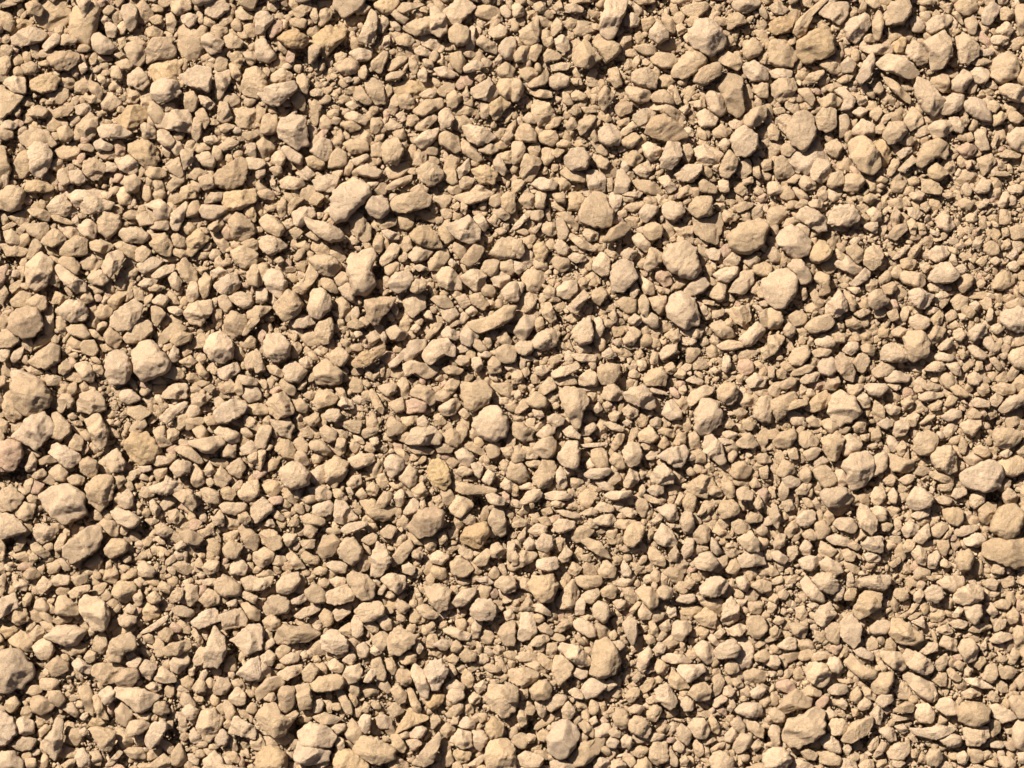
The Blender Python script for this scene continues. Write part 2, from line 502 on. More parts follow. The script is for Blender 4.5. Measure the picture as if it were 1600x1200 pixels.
P rt0|300,150 350,140 400,180 370,210
P rp1|1230,1010 1270,1000 1275,1040 1245,1060
P rt0|1340,550 1430,550 1430,590 1370,590
P at1|110,660 150,590 175,610 160,650
P rl0|480,300 520,300 540,350 490,345
P rl0|455,240 490,230 520,270 470,280
P rl1|1500,1170 1560,1150 1600,1170 1590,1210 1510,1200
P at0|900,850 950,860 945,920 920,930
P rt1|30,680 90,670 110,700 50,720
T 0 300 400
P rt1 broad rounded|0,0 50,-40 130,-20 155,20 120,110 40,115 0,100
P rt0|150,0 220,0 215,35 165,30
P rl0 broad dusty|390,0 440,-20 640,-10 640,50 520,100 460,80
P rl1 smooth rounded|290,95 340,30 400,15 445,90 410,150 330,140
P rl0|400,150 445,90 490,130 480,165
P al2 long ridged|505,100 540,35 600,30 710,70 700,105 580,140 520,135
P rl1|630,0 700,0 680,50 640,40
P rt1|170,110 250,100 320,140 290,185 200,150
P rt0|45,150 130,120 165,110 175,180 130,220
P rt0|0,110 45,160 40,200 0,200
P rt1|320,145 370,145 460,190 430,205 340,180
P rt1|170,200 290,190 300,240 260,300 175,260
P rt1|15,250 70,230 125,290 110,330 40,320
P ft1|0,320 60,325 180,360 140,400 40,400
P rt0|0,220 60,185 100,200 20,240
P rt1|160,410 200,300 240,290 260,350 200,415
P rt2 pink-topped|265,300 340,225 420,290 340,345 280,330
P rt1 broad rounded|370,340 480,270 545,300 540,390 440,405 380,390
P rl0|350,215 450,200 490,260 430,300
P rt0|265,330 370,370 370,400 290,390
P rl1|490,210 550,165 605,210 590,290 540,280 490,240
P rt1 smooth squarish|610,150 650,120 750,150 755,220 680,290 620,250
P rl1 ridged|745,265 770,230 880,225 935,280 890,320 790,315
P fl1|850,150 930,110 980,140 960,200 880,215
P rl1|900,90 1000,40 1070,110 1040,175 970,180 960,110
P rl0|785,70 840,35 850,80 800,110
P rl1|940,190 1050,180 1050,240 940,230
P al1 upright slim|1065,140 1160,60 1175,100 1110,250 1065,210
P rt1|930,330 950,265 1030,260 1075,330 1060,400 1000,390
P rt1|565,310 640,300 720,340 650,385 570,360
P rt0|700,330 760,305 880,350 860,430 780,400
P rt1|850,360 900,335 950,380 900,440 850,430
P ay1 angular peaked|1165,290 1240,225 1310,290 1200,400 1170,390
P rt1|1065,270 1110,260 1165,300 1150,350 1090,340
P rt0|1030,0 1165,0 1160,40 1090,80 1040,60
P rl1|1250,110 1270,80 1400,90 1420,120 1330,175 1270,160
P at1|1300,210 1380,150 1400,200 1360,245 1310,240
P rt1|1275,60 1320,5 1390,5 1390,50 1300,75
P ry1 very large rough|1390,60 1410,0 1600,-20 1600,50 1500,110 1420,110
P rt1 large squarish|1425,180 1480,125 1560,170 1600,240 1540,300 1460,290
P rt1|1520,120 1570,80 1600,130 1595,190 1550,160
P at0|1310,250 1400,280 1430,340 1390,385 1340,310
P rt1 pitted|1440,370 1530,330 1610,380 1600,450 1520,480 1470,440
P rt1|1500,320 1580,290 1620,320 1600,370
P rt1 pitted|1540,530 1580,460 1620,460 1620,590 1560,580
P al2 large pear-shaped|160,520 170,450 260,375 340,440 330,500 290,590 230,620 180,590
P rt0|100,470 150,450 160,520 120,550
P rt0|0,545 70,505 95,530 20,575
P rt0|50,590 120,545 135,580 70,640
P rt1|365,440 390,405 460,410 500,460 480,520 420,480
P rl2 long smooth bar-shaped|350,490 380,455 450,510 540,570 535,620 480,630 410,580
P rt1|290,530 340,495 380,550 370,600 300,560
P ft0|505,430 560,375 640,450 600,490 510,480
P al2 sunlit faceted|645,470 680,390 750,365 785,400 760,470 700,530 660,515
P rl1|555,530 580,495 640,490 690,540 640,585 570,570
P rt0|540,590 600,585 650,620 600,645
P at0|740,520 830,450 860,500 810,570
P rl1|860,450 950,405 1010,430 980,480 900,510 870,490
P rl1|950,520 1000,470 1085,450 1090,490 1000,540 960,540
P rl0|990,400 1110,400 1120,420 1040,440
P at1|1100,470 1150,405 1230,500 1230,560 1170,570 1120,510
P rl1|1045,520 1090,500 1140,560 1110,615 1070,590
P rl1|860,580 910,540 985,550 960,590 900,600
P rt1|925,605 960,575 1030,590 1000,620 940,620
P rt0|1220,500 1240,460 1300,470 1260,520
P rl1|1310,500 1370,465 1420,500 1380,530 1320,530
P rt1|1240,560 1280,505 1320,540 1300,640 1270,670 1245,610
P rl1|1330,580 1400,530 1470,500 1500,580 1460,630 1380,640
P rl1|1160,640 1190,555 1230,570 1245,650 1190,695
P rt0|1040,610 1100,650 1120,700 1060,700
P rl1|950,680 1000,640 1060,660 1030,720 970,700
P al1|1420,650 1500,625 1570,640 1580,710 1520,730 1440,680
P rt0|830,610 840,585 890,620 900,680 840,670
P rt0|770,650 820,600 830,660 780,690
P at0|890,660 960,630 930,720 900,700
P rt0|665,680 820,550 830,590 720,740
P fl2 large flat-topped oval|700,780 760,720 840,675 890,700 885,770 820,860 740,865 700,830
P rt1 broad|775,910 860,800 940,810 950,870 880,940 800,945
P at1|945,720 990,710 1040,760 980,840 950,800
P al1|1145,760 1180,700 1310,670 1330,740 1260,835 1190,820
P rl1|1045,720 1110,715 1150,750 1110,775 1060,750
P rt0|1330,700 1380,740 1385,820 1350,860 1320,800
P rt1 large triangular|1400,800 1450,740 1540,790 1540,860 1450,920 1410,860
P rt1|1360,660 1410,640 1455,710 1410,755 1370,710
P at2|1510,890 1560,800 1620,750 1620,810 1540,895
P rt0|60,680 130,615 200,640 170,720 80,720
P rt1|160,690 230,640 290,660 290,730 240,755
P rg2 large round|60,800 100,740 180,720 240,740 275,830 220,900 140,910 70,860
P al0|270,740 330,700 330,860 300,900 280,880
P rt0|195,960 240,910 310,880 300,940 210,990
P rl2 large lumpy|370,730 430,680 520,690 550,740 540,800 450,815 380,770
P rt1|420,850 450,830 520,830 570,890 540,925 440,890
P rt0|345,800 380,775 420,850 400,900 350,850
P rt1|550,860 600,865 655,930 610,920 570,900
P rt0|530,830 600,770 620,810 610,860
P rg1|655,890 690,845 740,870 765,930 730,980 670,950
P rt0|625,960 680,940 720,990 640,1000
P at1|320,700 350,620 430,660 380,700
P rt0|0,770 50,775 60,860 0,860
P rt1|0,880 60,870 120,930 70,970 0,970
P rl1|0,990 60,960 60,1030 20,1060 0,1050
P rt1|0,600 30,590 55,630 20,700 0,700
P at1|175,1060 320,940 380,970 370,1060 290,1110 220,1090
P rt0|380,930 440,900 550,960 550,1000 450,980
P rt1|370,1090 420,1040 450,1110 400,1145 370,1130
P rt0|130,1080 200,1080 275,1130 200,1150
P rl1|465,1080 550,1060 595,1140 580,1190 520,1170
P rl2 large oblong|665,1080 690,1010 740,990 800,1020 830,1110 790,1190 700,1200 670,1150
P rl2 very large roundish|835,1010 880,950 960,940 1060,1050 1060,1110 960,1160 900,1180 850,1110
P rl2 large faceted round|1275,970 1320,890 1400,880 1460,950 1450,1030 1390,1070 1310,1040
P rt0|1195,940 1250,880 1300,900 1270,970 1210,980
P rt1|1060,930 1130,870 1200,890 1190,930 1110,965
P rt0|970,920 1070,820 1170,850 1090,910 1000,960
P rt0|1000,970 1070,940 1080,970 1030,1000
P rl1|1055,1020 1090,955 1120,1000 1110,1060 1070,1060
P rt0|1130,980 1170,950 1200,1000 1140,1040
P at1|1115,1060 1190,1020 1230,1060 1180,1100
P rt1|1220,1090 1250,1065 1305,1140 1290,1175 1240,1140
P al1|1360,1110 1480,1060 1500,1120 1420,1180 1370,1160
P rt0|1310,1110 1350,1080 1360,1140 1320,1140
P rt1|1520,950 1560,895 1600,920 1590,980 1520,970
P rt1|1525,1050 1560,1000 1610,1000 1610,1110 1540,1110
P rl1|70,1130 120,1110 270,1180 260,1230 100,1230
P rt0|280,1120 380,1160 370,1210 290,1210
P rt0|1130,1150 1210,1130 1250,1180 1190,1195
P rt0|940,1200 950,1130 1000,1150 1040,1200
T 400 300 400
P rl2 large tall|475,60 490,0 560,-45 640,-60 710,-30 710,30 660,80 600,130 570,170 510,190 480,150
P rl2 very round disc-shaped|690,100 720,40 790,25 830,70 830,130 780,170 720,150
P rt2 large smooth oblong|840,75 900,20 1000,0 1070,10 1095,60 1060,100 930,130 860,115
P rt0|1100,40 1130,0 1220,0 1220,60 1170,120
P rt0|1140,110 1200,100 1230,150 1180,170
P rt1|1230,30 1330,0 1500,0 1440,50 1330,80
P rt1|1525,40 1570,0 1620,10 1620,130 1560,120 1530,80
P rt1|130,90 165,30 190,60 185,140 150,165
P rt1|190,90 240,30 300,45 240,100 210,150
P rt1|330,50 380,0 435,30 380,85 340,75
P al1|225,130 280,95 360,100 370,150 280,220 240,200
P rl1 blocky pitted|25,180 60,145 110,150 180,230 140,280 50,240
P rl1 smooth wedge|15,310 60,270 120,280 200,340 90,400 30,350
P rl2 long tapering leaf-shaped|300,150 360,180 450,190 550,260 540,300 460,310 380,270 330,220
P ft1 broad flat|580,170 600,130 650,130 720,220 720,290 680,320 600,260
P rt0|540,240 590,190 610,250 590,280
P rt1|770,220 840,165 880,170 870,210 800,235
P rt0|880,150 980,130 985,210 950,240 880,220
P rg0|1000,130 1060,110 1140,150 1110,190 1040,170
P rl1|785,245 820,235 900,265 890,300 830,295
P ry2 large domed|960,270 1020,220 1090,215 1130,270 1170,350 1080,350 1000,320
P al2 large rocky|1190,210 1260,180 1330,150 1400,230 1400,300 1330,325 1250,290 1210,250
P rl1|1360,160 1410,130 1455,210 1430,250 1380,200
P rt1|1480,110 1520,85 1590,150 1560,180 1490,150
P rt1|1450,180 1490,135 1530,180 1500,220
P rt0|1150,180 1220,170 1200,230 1240,290 1180,330 1140,250
P rt1|1470,370 1520,290 1620,290 1620,410 1540,420 1480,400
P rg2 slab|1280,430 1360,330 1430,350 1400,420 1340,465
P rt0|1190,330 1240,315 1320,350 1290,430 1230,370
P rt1|1080,440 1130,375 1190,360 1210,410 1150,490 1090,490
P rl1|950,400 1000,345 1110,370 1060,420 990,445
P at0|905,290 960,270 980,350 910,390
P rt1|730,330 760,255 800,290 790,370 740,380
P rl1 curved|770,430 850,320 895,350 880,410 800,460
P rl2 large tall knobbly|575,500 590,400 720,360 755,400 720,480 750,570 700,630 620,640 600,570
P rl1|515,600 580,560 620,620 610,690 550,660
P rt1|405,560 430,525 480,550 515,620 490,635 420,600
P rt2 broad|325,430 380,395 480,400 535,460 480,530 410,510
P rt1|220,600 300,540 330,440 400,510 300,640 240,620
P rl2 large egg-shaped|325,730 350,620 410,600 475,660 470,730 400,790 350,780
P rl2 large smooth oval|50,540 80,485 160,490 200,570 150,670 80,610
P rt2 broad rounded|110,720 200,610 250,640 290,700 270,760 180,810
P rl0|80,630 160,670 130,720 80,690
P rt1|0,460 60,450 85,490 40,580 -40,585 -60,500
P rl1|0,610 70,600 75,670 40,695 0,690
P rt1|-60,740 0,710 105,720 20,790 -50,800
P rt0|500,660 560,650 590,720 540,790 500,780
P rl1|215,820 290,770 350,780 370,820 300,850 240,850
P rt1|370,880 390,820 470,780 490,850 450,950 400,940
P ag2 large rough triangular|675,680 770,660 880,660 850,720 740,840 700,790
P fl1 heart-shaped|920,680 970,635 1055,650 1060,720 980,785 940,760
P rl2 pitted|830,580 870,510 950,500 985,550 950,600 890,630 850,610
P rt2 small round|965,580 1000,545 1060,560 1060,610 1010,635 970,620
P rl1 large rounded|1130,530 1160,475 1220,470 1280,550 1280,610 1200,610 1140,580
P al1 blocky|1280,530 1360,465 1440,510 1430,600 1370,620 1300,570
P al1|1475,540 1530,490 1590,530 1560,610 1480,580
P rt1|1520,440 1600,420 1620,500 1580,520 1530,490
P rt1|1400,490 1430,430 1520,420 1510,500 1470,530
P rl2|1530,620 1600,560 1640,580 1640,690 1560,680
P rt1|1335,650 1400,630 1460,700 1420,740 1350,700
P rt1|1245,660 1310,640 1350,700 1290,730
P rl1|1150,720 1240,715 1270,770 1210,820 1170,790
P rl1 round|1305,745 1350,710 1390,750 1350,780
P rt2 long flattened paddle-like|1330,810 1460,780 1550,710 1620,720 1600,790 1500,850 1400,880 1350,850
P rl1|1275,900 1300,840 1370,840 1390,910 1340,965 1290,950
P rt1|1060,900 1110,820 1170,820 1130,880 1070,930
P rl1|1160,880 1200,835 1280,880 1250,930 1170,910
P rt2|1215,830 1260,800 1285,820 1220,850
P rt1|810,860 870,830 950,890 900,930 840,920
P rl1|960,860 1000,815 1030,850 1000,880
P rl1|1040,750 1090,740 1110,800 1060,790
P rl1|920,1040 960,930 1060,925 1060,970 960,1060
P rl2 large rounded|1045,1010 1100,930 1190,910 1250,980 1240,1030 1170,1020 1090,1080 1060,1060
P rt1|1235,1050 1280,1020 1335,1030 1330,1090 1270,1080
P rt1|1165,1100 1220,1085 1300,1110 1260,1145 1190,1135
P rl1|1350,1040 1400,1030 1420,1090 1380,1130 1350,1090
P rt1|920,1080 980,1050 1060,1080 1140,1090 1120,1140 1060,1170 1000,1130 940,1160
P at1|1510,900 1560,870 1600,930 1590,960 1510,940
P rt1 broad sandy|1500,990 1560,950 1620,970 1620,1060 1560,1070 1510,1040
P rl2 large round|50,950 80,895 150,885 215,950 200,1030 120,1065 60,1020
P rl1 star-shaped|170,1100 240,1060 320,1120 270,1190 190,1180
P rl1|270,1050 320,1025 355,1060 330,1100 280,1090
P rt1|70,1090 120,1080 180,1130 160,1160 90,1130
P rt1|0,980 30,1010 60,1110 0,1130 -20,1060
P rt1|460,1010 520,970 585,1020 540,1090 470,1080
P rt1 broad dusty|360,1110 440,1040 540,1130 520,1200 380,1200
P ry2 ragged orange-brown|600,1060 680,990 720,1000 810,960 800,1000 700,1090 620,1100
P rl0|680,900 750,860 780,910 720,970
P at0|515,930 560,890 610,970 590,1000
P rl1|830,1070 900,1010 940,960 950,1010 880,1090 840,1100
P rt0|280,910 340,860 400,900 400,960 320,960
P rt1|570,820 620,790 680,830 640,860 580,850
P rl1|610,880 640,860 670,890 630,915
P rl1|770,900 800,870 820,910 800,945
P rt0|250,420 290,395 320,430 300,500 250,480
P rt0|240,330 290,290 340,340 320,370 260,350
P rt1|310,270 350,240 400,280 380,310
P rt0|450,350 520,330 560,410 530,440 460,390
P rl0|850,480 910,430 930,480 900,510
P rl1|1190,440 1220,415 1260,445 1230,475
P rt0|1080,600 1110,585 1140,640 1100,670
P rl1|985,470 1020,450 1080,480 1020,500
P rt1|210,240 250,220 300,250 240,300
P rl0|160,180 220,160 240,210 190,230
P rt1|1220,90 1260,60 1280,90 1250,120
P rt1|1280,70 1300,50 1325,90 1310,145 1280,120
P rt1|110,430 150,400 180,430 150,455
P rl1|1490,240 1530,220 1570,245 1530,270
P rt1|660,320 710,320 725,345 690,360
T 800 300 400
P rt1|40,50 80,0 140,20 140,100 90,100
P rl1|145,30 160,0 215,0 205,100 150,100
P rt1|250,10 330,0 335,75 280,60
P rt0|210,40 260,40 330,100 320,130 260,100
P rt0|345,110 360,0 440,0 450,60 420,110
P rt2 very large block-like lumpy|420,120 460,50 520,0 580,20 600,80 630,130 620,200 560,225 430,190
P fl1|590,90 620,0 690,20 680,80 640,140
P rt1|690,20 710,0 820,0 790,40
P rt0|700,90 780,50 835,60 830,90 750,130
P rl1 saddle-shaped|795,130 830,80 900,90 915,120 830,200
P rt0|705,170 740,150 800,160 790,220 750,220
P rt1|825,230 870,170 940,220 930,280 870,305 830,270
P rl1|940,90 990,60 1060,80 1080,130 1010,185 950,150
P rt2 smooth squarish|1105,90 1150,35 1250,35 1250,140 1160,160 1110,130
P ft1 large flat four-cornered|1135,160 1230,170 1300,130 1320,200 1280,330 1200,300 1140,250
P at1|1310,150 1330,110 1420,150 1400,180 1330,190
P rt1|1385,90 1440,60 1510,70 1490,100 1420,130
P rt0|1460,170 1530,60 1580,60 1570,150 1500,180
P rt2 very large smooth oval|1350,280 1440,190 1560,170 1600,220 1560,340 1450,385 1370,340
P at0|1010,220 1080,180 1130,210 1140,330 1060,290
P rt0|1260,60 1330,70 1340,110 1280,120
P rt0|1330,50 1390,40 1400,70 1350,80
P rl1|0,220 90,120 120,120 100,170 20,240
P rt1|115,120 190,115 200,150 170,185 120,170
P rt0|200,110 240,95 245,180 210,170
P rl1|130,250 170,190 190,200 150,260
P rt1|185,210 220,185 270,200 280,260 240,275 190,250
P rt1|275,170 310,160 360,240 330,300 290,290
P rt0|280,135 340,120 420,190 400,250 350,200
P rt1|440,260 470,220 540,250 530,300 480,310
P rt1|355,280 380,260 530,350 510,370 420,350
P rg2 long rough|570,300 620,230 690,190 745,220 700,270 610,320
P rl1|750,285 800,255 870,330 840,380 780,340
P rt0|690,290 740,250 760,300 730,330
P rl1|260,340 310,300 360,350 340,400 290,390
P rt0|50,290 100,255 155,280 130,330 80,340
P rt1|0,300 60,300 80,370 60,410 0,410
P ry1|130,340 190,310 230,370 190,445 150,420
P fl1|0,420 90,460 90,480 40,515 0,490
P rl1|350,410 390,380 460,400 465,430 400,445
P rt0|365,340 440,350 450,370 380,370
P rt0|575,350 610,335 670,390 650,425 600,400
P rl1|680,380 730,350 790,375 750,430 700,420
P rl1|510,440 555,375 610,420 610,510 560,525 505,480
P rt0|450,440 500,420 500,490 460,490
P at2 upright pointed|820,470 860,350 900,360 940,390 930,440 850,500
P rl2 big rounded|615,540 630,460 690,420 750,450 780,540 730,590 690,625 630,620
P rl2 very large smooth heart-shaped|945,410 980,340 1090,310 1140,350 1180,480 1160,520 1100,545 980,490
P rt0|1200,460 1250,450 1280,500 1220,540
P rl1|1325,430 1380,375 1430,410 1410,460 1340,460
P rl1|1265,510 1320,475 1410,465 1410,510 1350,565 1290,550
P fl1|1355,620 1430,500 1510,490 1510,570 1450,640
P rt1|1510,460 1580,440 1620,460 1620,520 1560,525 1510,500
P rt1|1450,430 1520,390 1550,420 1510,480 1460,450
P rt0|1160,320 1230,360 1230,420 1180,430
P rt0|900,330 930,285 950,300 930,350
P rt0|945,340 1000,300 1040,300 960,370
P rt0 large|60,530 100,480 200,490 205,570 150,630 90,620
P rl0 large worn|60,640 160,620 150,700 110,750 40,750
P rl1|0,560 80,570 60,640 0,680
P rl1 large flattish|280,600 340,555 400,560 410,620 350,670 290,650
P rt1|195,620 230,580 270,610 260,660 210,665
P al2 sharp elongated|345,720 400,660 450,615 480,650 410,760 370,750
P rt0|370,520 400,490 440,530 410,555
P rt1|500,620 560,595 600,640 550,710 500,680
P rl1|740,600 780,565 800,620 760,670 740,650
P rl1|795,530 830,540 890,580 890,640 830,640 810,590
P rl1|890,580 990,610 980,635 920,630
P rl2|1080,610 1130,560 1190,530 1230,575 1190,630 1120,650 1085,640
P at1|1210,640 1310,555 1340,580 1330,670 1290,680
P rt1|1190,670 1270,685 1260,710 1200,700
P rt0|650,700 690,645 780,660 780,750 720,760
P rt2|790,680 820,640 855,680 850,790 800,750
P rt1|855,660 970,650 950,740 920,765 870,720
P al2 very large cracked|960,730 1000,640 1060,625 1140,670 1170,790 1160,830 1080,860 980,790
P rt0|1185,750 1240,735 1260,790 1200,805
P rt1|1250,750 1330,730 1320,770 1260,795
P at1|1345,740 1400,720 1480,700 1500,790 1450,840 1400,820
P rt1 broad|1235,840 1300,790 1385,870 1380,910 1300,910
P rt1|1320,820 1350,790 1390,820 1350,850
P rl1 large sloping|1420,910 1530,810 1590,870 1500,960 1450,960
P rt1|1545,760 1600,725 1620,840 1560,840
P rl1|1280,960 1350,925 1440,940 1450,970 1370,990 1310,985
P rt1|1530,600 1600,580 1600,660 1540,660
P rl1|1540,690 1600,670 1600,715 1560,715
P rl1|10,870 70,775 150,780 130,850 70,940 30,900
P rt1|135,850 150,790 190,785 200,840 160,875
P at1|180,700 240,690 280,790 240,820 190,770
P rt0|260,710 300,675 340,700 310,750 270,740
P rt0|320,790 370,760 430,790 380,825
P rl2 large egg-shaped|375,870 440,800 490,790 510,890 490,940 420,955 380,910
P rl1|515,800 550,780 580,850 550,910 520,910
P rl1 large smooth|125,920 170,880 230,855 300,880 270,960 200,990 140,970
P rl1|20,960 50,935 130,935 130,990 80,1025 30,1000
P rl1|385,970 440,950 495,970 490,1000 420,1010
P rt0|330,920 360,920 390,1000 340,970
P rl1|365,1015 440,1010 520,1020 520,1060 420,1060
P rt1|605,770 640,730 660,800 630,825
P rt0|570,720 640,690 650,740 590,750
P rl1|730,790 770,760 820,800 780,840 730,820
P at1|690,920 750,840 810,880 760,955 710,960
P rt0|620,830 700,840 700,890 640,910
P rl1|625,930 680,910 690,950 650,965
P at1|985,890 1040,850 1055,920 1030,950 990,930
P rl1|1085,880 1140,850 1200,860 1180,910 1120,920
P rl1|1055,930 1090,905 1160,925 1130,960 1070,955
P rt1|1095,880 1110,870 1130,900 1110,910
P rl1|920,1010 960,960 1030,955 1030,1000 940,1055
P rl1|560,1010 610,970 655,1020 610,1045 570,1035
P rt0|660,1010 720,980 755,1020 700,1040
P rt0|765,1000 800,975 830,1020 790,1045
P rt1|860,1050 880,995 915,1010 910,1070 870,1080
P rt1|535,1100 580,1070 670,1080 670,1150 630,1200 560,1200 540,1150
P rl1|415,1160 480,1110 530,1140 530,1210 430,1210
P rl2|250,1130 300,1095 400,1070 425,1100 340,1150 260,1160
P rl1|145,1100 190,1080 240,1110 190,1150 150,1140
P rt0|220,1050 290,1015 310,1050 260,1100 230,1090
P rt1|270,1180 330,1145 380,1150 410,1200 300,1210
P rt1|0,1130 50,1115 70,1150 60,1190 0,1200
P rt0|110,1150 150,1130 180,1190 130,1200
P at1|820,1170 860,1110 940,1095 970,1150 960,1210 840,1210
P rt0|710,1080 760,1050 790,1080 760,1130
P rt1|950,1090 1000,1060 1030,1110 1000,1140 960,1130
P rt1|1010,1150 1050,1100 1090,1130 1070,1170
P rt0 broad flattish|1115,1060 1180,1030 1240,1080 1200,1110 1130,1110
P rt0|1200,970 1250,950 1300,990 1290,1060 1230,1030
P rl1|1310,1110 1320,1030 1360,1025 1370,1090 1340,1130
P rt0|1390,1050 1420,990 1540,975 1540,1010 1450,1070
P rl1|1235,1110 1270,1090 1300,1120 1270,1140
P rl1|1080,1180 1130,1150 1200,1180 1180,1210
P al1|1460,1180 1520,1130 1590,1170 1570,1220 1480,1220
P rt1|1550,980 1600,960 1620,1020 1570,1050
T 1200 300 400
P rt0|0,110 60,85 150,100 90,180 20,230 0,200
P al2 large rough|170,140 230,95 300,120 360,170 360,240 310,255 220,195 175,170
P rl2 large ridged|370,200 390,130 420,90 500,80 560,120 565,180 500,215
P rl0|375,240 440,195 490,225 480,245
P rl1|250,70 300,45 345,65 330,105 270,100
P rt1|165,90 210,45 250,60 240,90 180,105
P rl2 very large smooth|55,270 140,210 200,240 265,310 240,390 170,415 110,370 60,320
P rt1|170,220 200,195 260,230 250,280 200,260
P rt1|595,30 640,10 690,30 640,80 600,60
P rl1|615,120 660,95 705,130 700,180 650,190
P rt0|570,150 610,130 640,170 590,205
P rl1|595,215 630,190 685,190 680,260 620,240
P rt0|535,85 600,70 620,90 580,115
P rt0|710,30 745,15 745,90 715,100
P rl0|710,120 760,75 780,100 730,145
P at1|765,160 790,90 830,130 820,190 780,215
P fl1|875,110 900,95 970,130 930,175 880,150
P rt1|955,80 990,60 1015,100 990,130 960,110
P rl1|880,20 900,0 980,0 960,50 910,50
P rt0|1000,50 1060,40 1095,90 1030,130
P rl1 large ridged|1045,170 1080,135 1130,150 1170,215 1120,250 1060,220
P rt1|1185,60 1230,35 1285,70 1260,115 1200,100
P rl1|1310,90 1350,45 1385,50 1370,90 1320,105
P rt1|1080,10 1170,0 1180,25 1120,45
P at1|870,190 900,160 935,200 920,270 890,260
P at1|930,190 980,200 990,260 950,275
P at1|750,270 790,210 860,200 870,240 800,305 755,290
P rt0|605,270 670,280 670,320 610,310
P rt0|555,270 590,240 605,280 570,310
P rt0|690,230 720,190 750,220 720,290 690,290
P at0|940,290 1010,270 1050,290 1020,340 960,330
P rl1|1010,230 1070,250 1060,280 1020,265
P rt0 sandy|1160,230 1200,195 1240,260 1200,300
P rt0 broad sandy|1360,210 1440,195 1460,270 1430,305 1370,270
P rt0|1360,140 1400,120 1440,150 1440,195 1380,175
P rt1|1510,230 1550,205 1620,210 1620,280 1540,300
P rt0|1460,100 1530,120 1520,200 1450,200
P rt1|1460,230 1500,220 1510,270 1470,280
P rt1|1350,330 1390,305 1440,330 1440,390 1390,400 1350,370
P rl1|1270,320 1310,280 1340,310 1320,360 1280,350
P rt1|1470,310 1510,290 1520,350 1480,360
P al1|1490,400 1550,350 1565,400 1530,430
P rl1 broad pale|1000,380 1050,340 1110,345 1130,390 1070,440 1010,420
P rt1|875,380 920,325 960,350 920,410 880,410
P rl1|775,415 850,340 890,330 850,390 790,425
P rt1|825,430 880,410 925,435 900,490 840,480
P rt0|1195,400 1220,370 1310,370 1310,400 1240,430
P rl2 large smooth oval|1010,520 1060,450 1130,440 1190,520 1160,565 1070,570 1010,550
P rl1|1175,470 1220,450 1250,490 1210,520
P rl1|945,460 990,440 1020,470 980,510
P rl1|1385,430 1420,400 1460,430 1420,460
P rl1|1500,450 1540,430 1575,465 1550,500 1510,485
P rt1|1295,440 1340,400 1370,430 1340,470
P rt0|1545,520 1600,480 1620,550 1580,560
P rt0|1350,520 1400,490 1415,540 1370,555
P rt2 rough fractured|480,350 540,330 590,370 580,430 550,450 490,380
P rt2 large blunt|590,400 620,350 680,340 715,390 700,450 650,490 600,460
P ry2 yellow-brown rounded|255,410 290,330 340,300 395,370 380,410 310,445 280,430
P at0|360,260 440,260 455,310 420,355 370,330
P rt1|415,400 440,370 495,400 460,435
P al1|410,440 500,400 585,470 580,500 530,520 430,470
P rl1|510,575 600,475 635,495 630,540 550,590
P rt0|455,560 480,515 520,530 490,585
P rl1|490,600 560,590 580,620 540,640
P rl2 large split-looking|120,470 160,420 210,430 270,520 260,560 200,575 180,520
P rt0|50,430 90,370 130,400 110,470
P rt0|0,450 50,460 70,520 0,520
P rl2 huge smooth egg-shaped|-40,560 40,500 120,485 180,540 170,640 80,735 0,690 -30,640
P rt0|120,640 160,630 130,710 70,740
P rt1 lumpy|285,540 320,500 390,530 380,580 390,630 310,650 330,590
P rt0|265,640 290,600 360,670 340,720 300,715
P rt1|195,590 230,580 250,650 220,680
P at0|415,560 430,505 465,520 430,575
P al2 large peaked|350,720 440,610 490,690 490,740 430,785 360,760
P rt1|470,610 510,640 550,690 540,745 490,730
P rt2 four-sided flat-topped|625,640 690,605 750,690 660,740 620,700
P rt0|550,665 610,645 640,720 560,730
P rt1|690,540 740,490 770,530 750,560 700,570
P rt1|710,590 780,560 805,600 770,640 730,640
P rl1 long low|810,520 850,495 960,510 980,560 950,605 850,570
P rl2 large fan-shaped pale|870,620 940,600 1000,640 1040,640 990,720 940,730 890,690
P rl1|1000,580 1050,560 1100,590 1080,630 1010,620
P rt0|1110,610 1180,620 1190,640 1130,650
P rt1|1190,560 1230,510 1290,530 1270,590 1220,630 1190,600
P rt1 large|1400,600 1430,520 1480,490 1530,520 1540,570 1470,610
P rt0|1240,640 1340,620 1410,640 1370,670 1270,665
P rt0|1415,640 1460,620 1480,680 1440,700
P rt1|1480,700 1560,660 1610,680 1590,720 1500,725
P rl1|1030,660 1070,620 1110,625 1130,650 1050,690
P at1|1055,680 1120,640 1140,660 1120,700 1090,730
P rt1|1140,680 1190,640 1250,660 1250,710 1180,745
P rt1|1200,720 1240,705 1300,750 1270,790 1220,770
P rl1|1260,700 1300,680 1335,710 1310,745 1270,740
P rt0|850,770 880,700 930,750 870,780
P rl1|985,750 1020,715 1070,730 1040,760 990,765
P rt1|740,755 800,730 820,790 770,810
P rl2 large roundish|880,790 930,765 1000,790 1000,840 930,870 885,830
P at1|1010,800 1070,735 1100,770 1080,830 1030,830
P rl1|1190,760 1230,760 1250,800 1200,800
P rl1|1360,790 1380,725 1410,740 1400,800 1370,810
P rl2 large block|1440,790 1470,745 1560,720 1620,740 1620,850 1550,880 1460,830
P rl1|1390,840 1440,820 1470,860 1430,890 1395,870
P rl2 rounded block-like|1245,880 1300,830 1350,830 1365,880 1270,940
P rt1|1160,870 1210,850 1240,900 1200,940 1160,910
P rt1 large pyramid-like|990,880 1050,830 1115,860 1070,930 1010,960
P rt0|1140,830 1180,800 1210,840 1150,860
P rt2 large blunt rectangular|845,920 880,870 960,875 1000,920 1000,1020 900,1060 870,1030
